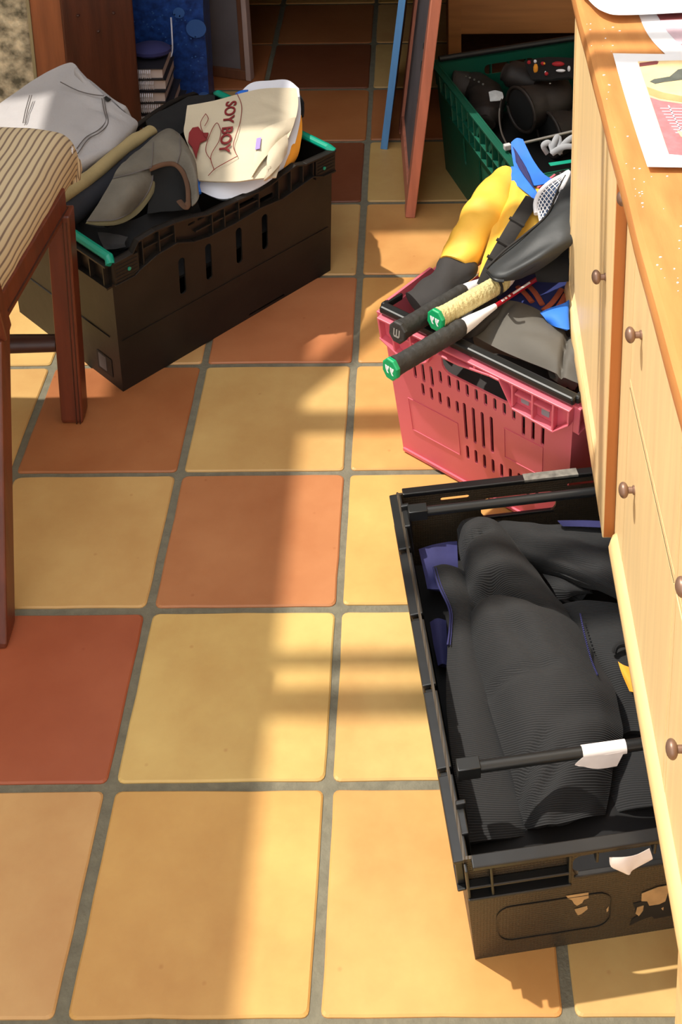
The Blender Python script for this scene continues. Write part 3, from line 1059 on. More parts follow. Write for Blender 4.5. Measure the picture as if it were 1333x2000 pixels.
    g = fine_grid([[s + t * .0 + Vector((0, -.0086, .001)), s + t * .03 + Vector((0, -.009, .001)), s + t * .056 + Vector((0, -.009, .002))],
                   [s - t * .010 + Vector((0, -.010, -.008)), s + t * .025 + Vector((0, -.0105, -.012)), s + t * .052 + Vector((0, -.010, -.006))],
                   [s - t * .004 + Vector((0, -.010, -.011)), s + t * .02 + Vector((0, -.012, -.018)), s + t * .046 + Vector((0, -.011, -.019))]], 4, .0015, 2)
    sheet(mb, g, .0005)
    mb.build('paper_label', 'label_white', n1, True)
make_crate3()

# ---- raspberry crate
C2U, C2V = Vector((0.783, -0.623, 0)).normalized(), Vector((0.623, 0.783, 0)).normalized()
C2C = Vector((0.724, 1.088, 0))
H2 = 0.308
crate2 = thing('storage_crate', 'raspberry pink slotted crate heaped with sports clothes and rackets', 'crate', C2C)
def make_crate2():
    fr, ri, ba, le, base = crate_panels(C2C, C2U, C2V, 0.41, 0.6, H2, 0.026)
    base_plate(base, 'base', 'pink', crate2)
    for P in (fr, ba):
        W = P.W
        holes = [slot(.132, .286, .243, .286, .018)]
        for q in range(12):
            s = .122 + q * .0205
            if q < 9:
                holes.append(slot(s, s + .007, .213, .240))
            else:
                holes.append(slot(s, s + .007, .188, .242))
        for q in range(3):
            s = .060 + q * .0205
            holes.append(slot(s, s + .007, .195, .240))
        for q in range(5):
            s = .075 + q * .0205
            holes.append(slot(s, s + .007, .163, .190))
        for q in range(4):
            s = .174 + q * .0205
            holes.append(slot(s, s + .007, .112, .194))
        for q in range(9):
            s = .174 + q * .0205
            holes.append(slot(s, s + .007, .066 if q < 7 else .05, .097))
        mb = MB()
        P.plate(mb, P.full(), holes, 0.004)
        # embossed outlines
        for lp in ([(.036, .066), (.158, .066), (.158, .138), (.036, .138)], [(.268, .118), (.352, .118), (.352, .184), (.268, .184)]):
            for a, b in zip(lp, lp[1:] + lp[:1]):
                mb.bar(P.at(*a, .0004), P.at(*b, .0004), .0016, .0016, P.n)
        P.box(mb, .003, W - .003, .004, .010, 0, .004)
        mb.build('end_wall', 'pink', crate2)
        mb = MB()
        P.box(mb, 0, W, H2 - .004, H2, -.002, .014)
        low = [(0, .262), (.045, .240), (.075, .240), (.108, .258), (.128, .290), (.18, .290), (.25, .300), (.270, .300), (.296, .252), (.38, .245), (W, .276)]
        for (a, b), (e, g) in zip(low, low[1:]):
            v = [P.at(a, b, 0), P.at(e, g, 0), P.at(e, g + .004, 0), P.at(a, b + .004, 0), P.at(a, b, .016), P.at(e, g, .016), P.at(e, g + .004, .016), P.at(a, b + .004, .016)]
            mb.add(v, [(0, 3, 2, 1), (4, 5, 6, 7), (0, 1, 5, 4), (1, 2, 6, 5), (2, 3, 7, 6), (3, 0, 4, 7)])
        def yy(s):
            for (a, b), (e, g) in zip(low, low[1:]):
                if a <= s <= e:
                    return b + (g - b) * (s - a) / (e - a)
            return low[-1][1]
        for s in (.0, .030, .072, .108, .135, .215, .258, .294, .335, .376, W - .004):
            P.box(mb, s, s + .004, yy(min(s, W)) + .002, H2 - .003, 0, .014)
        P.box(mb, .30, .372, .283, .287, 0, .012)
        P.box(mb, .03, .105, .283, .287, 0, .012)
        mb.build('rim', 'pink', crate2, bevel=0.0012)
        if P is fr:
            for s0, s1, h0, h1 in ((.306, .322, .262, .276), (.348, .364, .258, .272)):
                mb = MB()
                P.plate(mb, slot(s0, s1, h0, h1, .002), [], .0008, d=.0012)
                mb.build('label', 'strap', crate2)
    for P in (le, ri):
        mb = MB()
        holes = [slot(.10 + q * .04, .112 + q * .04, .09, .16) for q in range(11)] + [slot(.23, .37, .235, .262, .012)]
        P.plate(mb, P.full(), holes, 0.004)
        mb.build('side_wall', 'pink', crate2)
        mb = MB()
        P.box(mb, 0, P.W, H2 - .004, H2, -.002, .013)
        P.box(mb, 0, P.W, .252, .256, 0, .013)
        for q in range(13):
            s = q * (P.W - .004) / 12
            P.box(mb, s, s + .004, .254, H2 - .003, 0, .012)
        mb.build('rim', 'pink', crate2, bevel=0.0012)
        # upright wings at the ends of the long sides
        W = P.W
        for a, b in ((0.0, 0.17), (W - .17, W)):
            mb = MB()
            poly = [(a + .006, H2 - .002), (b - .006, H2 - .002), (b - .02, H2 + .016), (a + .02, H2 + .016)]
            P.plate(mb, poly, [], .005, d=.004)
            mb.build('rim_wing', 'pink', crate2, bevel=0.001)
    for sg in (-1, 1):
        a = C2C - C2U * .206 + C2V * (.296 * sg) + Vector((0, 0, H2 + .008))
        b = C2C + C2U * .206 + C2V * (.296 * sg) + Vector((0, 0, H2 + .008))
        mb = MB()
        mb.bar(a, b, .020, .015)
        mb.bar(a, a + C2V * (-.055 * sg) + Vector((0, 0, -.006)), .011, .015)
        mb.bar(b, b + C2V * (-.055 * sg) + Vector((0, 0, -.006)), .011, .015)
        mb.build('lift_bar', 'blackbar', crate2, bevel=0.004)
make_crate2()

# ---- green crate
C4U, C4V = Vector((0.313, -0.95, 0)).normalized(), Vector((0.95, 0.313, 0)).normalized()
C4C = Vector((0.775, 1.809, 0))
H4 = 0.30
crate4 = thing('storage_crate', 'bottle green crate holding brown boots at the back, beside the coral framed board', 'crate', C4C)
def make_crate4():
    fr, ri, ba, le, base = crate_panels(C4C, C4U, C4V, 0.6, 0.4, H4, 0.02)
    base_plate(base, 'base', 'green', crate4)
    for P in (fr, ba):
        mb = MB()
        hl = [slot(s, s + .016, .105, .178) for s in (.175, .285, .395, .50)]
        P.plate(mb, P.full(), hl, 0.004)
        mb.build('side_wall', 'green', crate4)
        mb = MB()
        P.box(mb, 0, P.W, H4 - .006, H4, -.004, .014)
        P.box(mb, .06, P.W - .05, .245, .249, 0, .013)
        P.box(mb, .12, P.W - .12, .205, .209, 0, .013)
        for q in range(13):
            s = .06 + q * .04
            P.box(mb, s, s + .004, .206 if .11 < s < P.W - .12 else .246, H4 - .004, 0, .013)
        for q in range(6):
            s = .06 + q * .08
            mb.bar(P.at(s + .002, .248, .006), P.at(s + .038, H4 - .004, .006), .004, .012, C4U)
        mb.build('rim', 'green', crate4, bevel=0.001)
    for P in (ri, le):
        mb = MB()
        P.plate(mb, P.full(), [slot(.13, .27, .245, .272, .012)], 0.004)
        mb.build('end_wall', 'green', crate4)
        mb = MB()
        P.box(mb, 0, P.W, H4 - .006, H4, -.004, .014)
        P.box(mb, 0, P.W, .235, .239, 0, .013)
        for q in range(9):
            s = q * (P.W - .004) / 8
            P.box(mb, s, s + .004, .238, H4 - .004, 0, .012)
        mb.build('rim', 'green', crate4, bevel=0.001)
    mb = MB()
    a = Vector((0.6417, 1.5713, 0.3120))
    b = Vector((0.7979, 1.6330, 0.3160))
    b = b + (b - a) * 0.6
    mb.tube([a, b], .0034, 10)
    o = mb.build('lift_bar', 'steel', crate4, True)  # bright steel colour stands for the highlight on a black bar
    mb = MB()
    mb.bar(a - (b - a).normalized() * .006, a + (b - a).normalized() * .010, .012, .013)
    mb.build('bar_bracket', 'lightgrey', o, bevel=0.002)
    mb = MB()
    mb.tube([C4C - C4U * .298 - C4V * .19 + Vector((0, 0, H4 + .006)), C4C - C4U * .298 + C4V * .19 + Vector((0, 0, H4 + .006))], .008, 10)
    mb.build('lift_bar', 'blackbar', crate4, True)
make_crate4()

# ------------------------------------------------------------------ chair at the left edge
chair = thing('dining_chair', 'mahogany dining chair with a grey striped upholstered seat at the left edge', 'chair', (-0.43, 0.9, 0))
def make_chair():
    def leg(foot, top, a, b):
        mb = MB()
        rings = []
        for q in (0.0, 0.02, 0.5, 1.0):
            p = Vector(foot).lerp(Vector(top), q)
            k = 0.92 if q == 0 else 1.0
            rings.append([p + Vector((sx * a * k / 2, sy * b * k / 2, 0)) for sx, sy in ((-1, -1), (1, -1), (1, 1), (-1, 1))])
        mb.loft(rings)
        o = mb.build('leg', 'chair_wood', chair, bevel=0.003)
        return o
    l1 = leg((-0.231, 1.087, 0), (-0.222, 1.098, 0.452), .043, .043)
    mb = MB()
    for dx in (-.0005, .0065):
        mb.bar((-0.2215 + dx, 1.0652, 0.0), (-0.2125 + dx, 1.0762, 0.44), .0016, .0016)
    mb.build('bead_moulding', 'chair_dark', l1)
    leg((-0.62, 1.087, 0), (-0.625, 1.098, 0.452), .043, .043)
    leg((-0.236, 0.568, 0), (-0.245, 0.735, 0.452), .046, .05)
    leg((-0.61, 0.568, 0), (-0.605, 0.735, 0.452), .046, .05)
    mb = MB()
    mb.tube([(-0.25, 1.087, 0.170), (-0.42, 1.087, 0.168), (-0.61, 1.087, 0.170)], [.0165, .019, .0165], 14)
    mb.build('stretcher', 'chair_dark', chair, True)
    def rail(a, b):
        mb = MB()
        mb.bar(a, b, .026, .058)
        o = mb.build('seat_rail', 'chair_wood', chair, bevel=0.004)
        return o
    r = rail((-0.224, 1.11, 0.466), (-0.249, 0.70, 0.476))
    mb = MB()
    mb.bar((-0.2105, 1.11, 0.452), (-0.2355, 0.70, 0.462), .003, .003)
    mb.build('bead_moulding', 'chair_dark', r)
    rail((-0.63, 1.11, 0.466), (-0.605, 0.70, 0.476))
    rail((-0.23, 1.10, 0.466), (-0.62, 1.10, 0.466))
    rail((-0.25, 0.72, 0.470), (-0.60, 0.72, 0.470))
    # upholstered seat: rounded box that swells over the rails
    rows = []
    prof = [(-.026, .445), (.002, .462), (.010, .488), (.008, .520), (-.006, .548), (-.03, .563), (-.10, .574), (-.20, .578)]
    ys = [1.215, 1.208, 1.18, 1.12, 1.04, .95, .86, .77, .715, .69]
    drop = [.022, .008, .001, 0, 0, 0, 0, 0, .006, .03]
    mb = MB()
    g = []
    for y, d in zip(ys, drop):
        xr = -0.222 - (1.195 - y) * 0.055
        row = []
        pts = [(xr + q, z) for q, z in prof] + [(-0.43 * 2 - (xr + q), z) for q, z in reversed(prof[:-1])]
        for i, (x, z) in enumerate(pts):
            e = min(i, len(pts) - 1 - i)
            zz = z - d * (e / 7) ** 0.7
            yy = y - (0.02 * max(0, 1 - e / 2) if y > 1.15 else 0)
            row.append(Vector((x, yy, zz + (0.012 * (1.195 - y) if e < 3 else 0))))
        g.append(row)
    first = [p + Vector((0, -.004, -.055)) for p in g[0]]
    first = [Vector((p.x, p.y, max(.45, p.z))) for p in first]
    g = [first] + g
    fg = fine_grid(g, 4, .0014, 5, 20)
    sheet(mb, fg, .006)
    mb.build('upholstered_seat', 'seat', chair, True, angle=80)
    mb = MB()
    for k in range(9):
        a = k * 0.7
        p = Vector((-0.2125, 1.186, 0.530 - .004 * (k % 3)))
        mb.tube([p, p + Vector((.002 * math.cos(a), .004 * math.sin(a), .005 + .002 * (k % 2)))], .0005, 5)
    mb.build('frayed_threads', 'whitecloth', chair)
    # back posts and rails, above and out of the frame
    for x in (-.236, -.61):
        mb = MB()
        mb.bar((x, .735, .45), (x, .60, .92), .04, .035, (0, 1, 0))
        mb.build('back_post', 'chair_wood', chair, bevel=0.004)
    for z, y in ((.64, .683), (.86, .62)):
        mb = MB()
        mb.bar((-.236, y, z), (-.61, y, z), .02, .06)
        mb.build('back_rail', 'chair_wood', chair, bevel=0.004)
make_chair()

# ------------------------------------------------------------------ leaning boards
def make_coral():
    t = thing('framed_board', 'coral pink framed grey board standing on edge beside the green crate', 'board', (0.41, 2.0, 0))
    a, b = Vector((0.4165, 1.786, 0.0)), Vector((0.396, 2.246, 0.0))
    up = Vector((0.0685 / .577, -0.002, 1.0)).normalized()
    d = (b - a).normalized()
    n = d.cross(up).normalized()
    if n.x > 0:
        n = -n
    hgt, th, fw = 0.92, 0.020, 0.045
    a = a + Vector((0, 0, 0.001))
    W = (b - a).length
    def post(s0, s1, h0, h1, name, m, d0, d1):
        mb = MB()
        mb.box(a + d * s0 + up * h0 + n * d0, d * (s1 - s0), up * (h1 - h0), n * (d1 - d0))
        return mb.build(name, m, t, bevel=0.0025)
    post(0, fw, 0, hgt, 'frame', 'coral', -th, .004)
    post(W - fw, W, 0.0, hgt, 'frame', 'coral', -th, .004)
    post(fw, W - fw, .012, .012 + fw, 'frame', 'coral', -th, .003)
    post(fw, W - fw, hgt - fw, hgt, 'frame', 'coral', -th, .003)
    p = post(fw - .001, W - fw + .001, .03, hgt - .03, 'board', 'greyboard', -th + .004, -.004)
    mb = MB()
    for k, (s, h, r) in enumerate(((.10, .30, .010), (.12, .35, .014), (.11, .26, .008), (.13, .40, .008))):
        q = a + d * s + up * h + n * -.0038
        mb.tube([q, q + n * .0008], r, 12)
    mb.build('dark_mark', 'charcoal', p)
make_coral()

def make_blue():
    t = thing('framed_board', 'blue-edged brown board standing on edge behind the coral framed one', 'board', (0.36, 2.3, 0))
    a, b = Vector((0.345, 2.126, 0.001)), Vector((0.371, 2.56, 0.001))
    up = Vector((0.055 / .432, 0, 1.0)).normalized()
    d = (b - a).normalized()
    n = up.cross(d).normalized()
    if n.x < 0:
        n = -n
    W = (b - a).length
    mb = MB()
    mb.box(a, d * W, up * .95, n * .017)
    mb.build('board', 'brownboard', t, bevel=0.002)
    mb = MB()
    mb.box(a - d * .0025, d * .0025, up * .952, n * .0185)
    mb.build('edge_strip', 'bluepaint', t, bevel=0.003)
make_blue()

def make_left_board():
    t = thing('framed_board', 'dark grey board in a pale mauve frame leaning behind the patterned blue bag', 'board', (-0.1, 2.56, 0))
    a, b = Vector((-0.21, 2.585, 0.001)), Vector((-0.043, 2.535, 0.001))
    up = Vector((-0.02, 0.06, 0.8)).normalized()
    d = (b - a).normalized()
    n = d.cross(up).normalized()
    W = (b - a).length
    if n.y > 0:
        n = -n
    def post(s0, s1, h0, h1, name, m, d0, d1):
        mb = MB()
        mb.box(a + d * s0 + up * h0 + n * d0, d * (s1 - s0), up * (h1 - h0), n * (d1 - d0))
        return mb.build(name, m, t, bevel=0.002)
    post(W - .034, W - .014, 0, .7, 'frame', 'brownboard', -.022, -.002)
    post(W - .016, W, 0, .7, 'frame', 'mauve', -.022, .006)
    post(-.06, W - .016, 0, .03, 'frame', 'brownboard', -.022, .004)
    post(-.06, W - .016, .68, .7, 'frame', 'mauve', -.022, .004)
    post(-.06, W - .033, .028, .68, 'board', 'greyboard', -.016, -.006)
make_left_board()

def make_bag():
    t = thing('carrier_bag', 'bright blue patterned bag standing behind the notebook stack', 'bag', (-0.25, 2.42, 0))
    rows = []
    mb = MB()
    x0, x1, y0, y1 = -0.40, -0.142, 2.36, 2.46
    rings = []
    for z in (0.001, .06, .12, .18, .24, .30, .34):
        ring = []
        pts = []
        for i in range(9):
            pts.append((x0 + (x1 - x0) * i / 8, y0))
        for i in range(1, 4):
            pts.append((x1, y0 + (y1 - y0) * i / 4))
        for i in range(9):
            pts.append((x1 - (x1 - x0) * i / 8, y1))
        for i in range(1, 4):
            pts.append((x0, y1 - (y1 - y0) * i / 4))
        for k, (x, y) in enumerate(pts):
            ring.append(Vector((x + .004 * noise.noise(Vector((k, z * 9, 1))), y + .006 * noise.noise(Vector((x * 20, z * 14, 2))), z)))
        rings.append(ring)
    mb.loft(rings, caps=True)
    body = mb.build('bag_body', 'bluebag', t, True, angle=60)
    mb = MB()
    def disc(x, z, r):
        q = Vector((x, y0 - .006, z))
        mb.tube([q, q + Vector((0, -.0008, 0))], [(r, r)] * 2, 20, up=(0, 0, 1))
    for q in ((-.165, .252, .028), (-.21, .30, .016), (-.155, .04, .018)):
        mb = MB()
        disc(*q)
        mb.build('printed_disc', 'bluepale', body)
    mb = MB()
    rnd = random.Random(3)
    for k in range(70):
        r = .0014 + .0012 * rnd.random()
        disc(rnd.uniform(-.34, -.15), rnd.uniform(.05, .31), r)
    mb.build('printed_dots', 'bluepale', body)['kind'] = 'stuff'
    mb = MB()
    mb.tube(smooth_line([(-.222, 2.30, .31), (-.2205, 2.29, .27), (-.2195, 2.27, .222), (-.228, 2.25, .208), (-.25, 2.24, .20), (-.29, 2.235, .198)], 4), .0022, 8)
    mb.build('cord_handle', 'wire', t, True)
    mb = MB()
    mb.ball((-.262, 2.20, .262), (.055, .04, .02), n=14)
    mb.build('folded_flap', 'navy', t, True)
make_bag()

def make_notebooks():
    zs = [0.001]
    names = ['bottom one', 'second from the bottom', 'third from the bottom', 'fourth from the bottom', 'third from the top', 'second from the top', 'topmost one']
    dx = [.012, .008, .018, .004, -.012, -.009, -.014]
    hs = [.040, .033, .034, .034, .034, .034, .034]
    z = 0.001
    for k in range(7):
        h = hs[k]
        t = thing('spiral_notebook', 'thick wire-bound notebook, %s in the stack by the wooden post' % names[k], 'notebook', (-.28, 2.22, z), 'stacked wire-bound notebooks')
        x0, x1, y0, y1 = -.41 + dx[k], -.205 + dx[k], 2.125 + .004 * (k % 2), 2.27
        mb = MB()
        mb.box((x0, y0, z), (x1 - x0, 0, 0), (0, y1 - y0, 0), (0, 0, .0025))
        mb.box((x0, y0, z + h - .004), (x1 - x0, 0, 0), (0, y1 - y0, 0), (0, 0, .0025))
        mb.build('cover', 'cover', t)
        mb = MB()
        mb.box((x0 + .003, y0 + .006, z + .003), (x1 - x0 - .006, 0, 0), (0, y1 - y0 - .01, 0), (0, 0, h - .0075))
        mb.build('pages', 'pages', t)
        mb = MB()
        for q in range(34):
            x = x0 + .02 + q * .0052
            if x > x1 - .03:
                break
            mb.tube([(x, y0 + .006 + .010 * math.cos(a), z + h / 2 - .001 + (h / 2 - .003) * math.sin(a)) for a in [math.radians(70 + 22 * i) for i in range(11)]], .0011, 6)
        mb.build('wire_spiral', 'wire', t, True)
        z += h
make_notebooks()

def make_dresser():
    t = thing('dresser', 'brown wooden dresser with a dark open base behind the green crate', 'dresser', (0.9, 2.5, 0))
    def b(name, lo, hi, m):
        mb = MB()
        lo, hi = Vector(lo), Vector(hi)
        d = hi - lo
        mb.box(lo, (d.x, 0, 0), (0, d.y, 0), (0, 0, d.z))
        return mb.build(name, m, t, bevel=0.003)
    b('front_panel', (0.535, 2.30, 0.25), (1.3, 2.32, 0.88), 'sideboard')
    b('leg', (0.530, 2.292, 0.0), (0.566, 2.33, 0.9), 'sideboard')
    b('leg', (1.27, 2.292, 0.0), (1.3, 2.33, 0.9), 'sideboard')
    b('side_panel', (0.535, 2.33, 0.05), (0.55, 2.75, 0.9), 'sideboard')
    b('back_panel', (0.55, 2.74, 0.0), (1.3, 2.75, 0.9), 'brownboard')
    b('shelf', (0.55, 2.33, 0.05), (1.3, 2.74, 0.07), 'brownboard')
    b('top', (0.52, 2.28, 0.9), (1.31, 2.76, 0.93), 'sideboard')
make_dresser()

# ------------------------------------------------------------------ things in the left crate
def fill(name, label, cat, cen, u, v, L, W, z, m, amp, seed, parent=None):
    """a rumpled layer of cloth lying in a crate"""
    rows = []
    u, v, cen = Vector(u), Vector(v), Vector(cen)
    n = 7
    for i in range(n):
        row = []
        for j in range(n):
            a, b = i / (n - 1) - .5, j / (n - 1) - .5
            e = max(abs(a), abs(b)) * 2
            row.append(cen + u * a * L + v * b * W + Vector((0, 0, z + amp * noise.noise(Vector((i * .9, j * .9, seed))) - (.03 if e > .95 else 0))))
        rows.append(row)
    mb = MB()
    sheet(mb, fine_grid(rows, 5, .005, seed), min(.05, z * .5))
    o = mb.build(name, m, parent, True, angle=75)
    if parent is None:
        tag(o, label, cat)
    return o

fill('dark_garment', 'black garment lying lowest in the brown-black crate, under the cap', 'clothing', (-0.0935, 1.498, 0), C1U, C1V, .545, .365, .215, 'blackcloth', .03, 1)

def make_trousers():
    t = thing('folded_trousers', 'pale grey trousers with stitched seams spilling over the far corner of the crate', 'trousers', (-0.3397, 1.5664, 0.3600))
    cloth('trouser_leg', [
        [(-0.5203, 1.6134, 0.3850), (-0.4848, 1.6474, 0.4000), (-0.4251, 1.7238, 0.4200), (-0.3578, 1.7558, 0.4400), (-0.3179, 1.6971, 0.4320)],
        [(-0.5220, 1.5751, 0.3700), (-0.4561, 1.5881, 0.3850), (-0.3669, 1.6035, 0.4100), (-0.2952, 1.6353, 0.4270), (-0.2493, 1.6217, 0.4220)],
        [(-0.4980, 1.4884, 0.3550), (-0.4176, 1.4821, 0.3700), (-0.3185, 1.4926, 0.4000), (-0.2411, 1.5468, 0.4120), (-0.2032, 1.5877, 0.4000)],
        [(-0.4236, 1.3773, 0.3450), (-0.3539, 1.4001, 0.3550), (-0.2687, 1.4110, 0.3780), (-0.2025, 1.4840, 0.3850), (-0.1741, 1.5810, 0.3780)],
        [(-0.3648, 1.3132, 0.3350), (-0.3156, 1.3678, 0.3350), (-0.2604, 1.4092, 0.3450), (-0.2026, 1.4878, 0.3520), (-0.1789, 1.5676, 0.3550)]],
        'trouser', t, .018, 8, .003, 2, 15, [
        ((-0.2818, 1.5824, 0.4200), (-0.1932, 1.5543, 0.4000), .007, .007), ((-0.2990, 1.5308, 0.4100), (-0.2342, 1.4821, 0.3950), .006, .008),
        ((-0.3403, 1.4587, 0.3700), (-0.2418, 1.4627, 0.3850), .007, .010), ((-0.2741, 1.4239, 0.3500), (-0.1826, 1.4884, 0.3700), .007, .007),
        ((-0.3861, 1.6869, 0.4250), (-0.2988, 1.6095, 0.4250), .006, .008), ((-0.4643, 1.6196, 0.3900), (-0.4025, 1.5564, 0.3850), .005, .010)])
    cloth('trouser_leg', [
        [(-0.3775, 1.7429, 0.4100), (-0.3196, 1.7254, 0.4180), (-0.2575, 1.6519, 0.4130), (-0.2096, 1.6070, 0.3950)],
        [(-0.3397, 1.5664, 0.3600), (-0.2833, 1.5701, 0.3700), (-0.2371, 1.5926, 0.3700), (-0.1877, 1.6102, 0.3600)],
        [(-0.3185, 1.4138, 0.3100), (-0.2634, 1.4366, 0.3180), (-0.2090, 1.5092, 0.3250), (-0.1816, 1.5901, 0.3300)]],
        'trouser', t, .014, 7, .003, 4, 16)
    def seam(pts, off=.0012):
        mb = MB()
        mb.tube(smooth_line(pts, 8), .0012, 6)
        mb.build('seam', 'stitch', t, True)
    seam([(-0.4217, 1.6339, 0.4190), (-0.4210, 1.5910, 0.4045), (-0.4187, 1.5563, 0.3915)])
    seam([(-0.4171, 1.6338, 0.4190), (-0.4164, 1.5909, 0.4045), (-0.4142, 1.5562, 0.3915)])
    seam([(-0.3598, 1.6683, 0.4340), (-0.3147, 1.6318, 0.4315), (-0.2789, 1.6141, 0.4300), (-0.2495, 1.6090, 0.4285)])
    seam([(-0.2484, 1.6036, 0.4275), (-0.2358, 1.5613, 0.4180), (-0.2250, 1.5261, 0.4055), (-0.2339, 1.4890, 0.4035), (-0.2558, 1.4673, 0.3985), (-0.2680, 1.4218, 0.3900)])
    seam([(-0.2519, 1.5987, 0.4275), (-0.2403, 1.5614, 0.4180), (-0.2307, 1.5327, 0.4070), (-0.2395, 1.4953, 0.4050), (-0.2612, 1.4726, 0.4005), (-0.2734, 1.4372, 0.3935)])
    mb = MB()
    mb.tube([(-0.2479, 1.6104, 0.4240), (-0.2365, 1.6032, 0.4200)], (.006, .002), 8)
    mb.build('pocket_opening', 'darkleather', t, True)
make_trousers()

def make_olive():
    mb = MB()
    pts = smooth_line([(-0.2807, 1.3163, 0.3500), (-0.2482, 1.3595, 0.3560), (-0.2144, 1.4265, 0.3600), (-0.1847, 1.4962, 0.3620), (-0.1428, 1.5763, 0.3600)], 5)
    n = len(pts)
    mb.tube(pts, [(.0165, .015 if i < n - 3 else .012) for i in range(n)], 14, wob=.002, seed=3)
    o = mb.build('rolled_garment', 'olive', None, True, angle=70)
    tag(o, 'narrow olive green cloth roll along the lower edge of the grey trousers', 'clothing')
    mb = MB()
    pts = smooth_line([(-0.2849, 1.2757, 0.3100), (-0.2519, 1.3178, 0.3250), (-0.2163, 1.3987, 0.3300), (-0.1777, 1.4780, 0.3350), (-0.1455, 1.5437, 0.3350), (-0.1297, 1.5937, 0.3300)], 5)
    mb.tube(pts, [(.030, .022)] * len(pts), 16, wob=.004, seed=8)
    o = mb.build('folded_garment', 'darkblue', None, True, angle=70)
    tag(o, 'blue-black folded garment between the olive roll and the cap', 'clothing')
    # dark things in the near corner of the crate
    o = cloth('folded_garment', [
        [(-0.2523, 1.3100, 0.3000), (-0.1938, 1.2806, 0.3000), (-0.1368, 1.3079, 0.3000), (-0.0749, 1.3752, 0.3000), (-0.0189, 1.3943, 0.3000)],
        [(-0.2379, 1.2832, 0.2750), (-0.1774, 1.2689, 0.2800), (-0.1169, 1.3052, 0.2800), (-0.0611, 1.3483, 0.2800), (-0.0137, 1.3868, 0.2800)],
        [(-0.2115, 1.2481, 0.2500), (-0.1659, 1.2556, 0.2600), (-0.1053, 1.2919, 0.2620), (-0.0506, 1.3430, 0.2650), (-0.0098, 1.3912, 0.2650)]],
        'blackcloth', None, .03, 6, .006, 9, 20)
    tag(o, 'black crumpled garment in the near corner of the crate, in front of the cap', 'clothing')
    o = cloth('crumpled_garment', [
        [(-0.2039, 1.2771, 0.2940), (-0.1759, 1.2679, 0.2960), (-0.1387, 1.2606, 0.2920)],
        [(-0.1930, 1.2530, 0.2880), (-0.1647, 1.2458, 0.2900), (-0.1425, 1.2464, 0.2870)],
        [(-0.1819, 1.2361, 0.2800), (-0.1593, 1.2357, 0.2800), (-0.1402, 1.2426, 0.2800)]], 'charcoal', None, .008, 5, .004, 3, 30)
    tag(o, 'small charcoal scrap of cloth near the teal corner of the crate', 'clothing')
    o = cloth('dark_garment', [
        [(-0.1759, 1.6781, 0.3300), (-0.1355, 1.7522, 0.3300), (-0.0924, 1.7855, 0.3350), (-0.0341, 1.7992, 0.3300)],
        [(-0.1575, 1.6387, 0.3250), (-0.1190, 1.6863, 0.3250), (-0.0836, 1.7257, 0.3300), (-0.0291, 1.7595, 0.3250)],
        [(-0.1472, 1.6070, 0.3100), (-0.1010, 1.6413, 0.3100), (-0.0674, 1.6887, 0.3100), (-0.0269, 1.7373, 0.3100)]], 'blackcloth', None, .03, 6, .004, 5, 20)
    tag(o, 'black garment along the far side of the crate behind the cap', 'clothing')
make_olive()

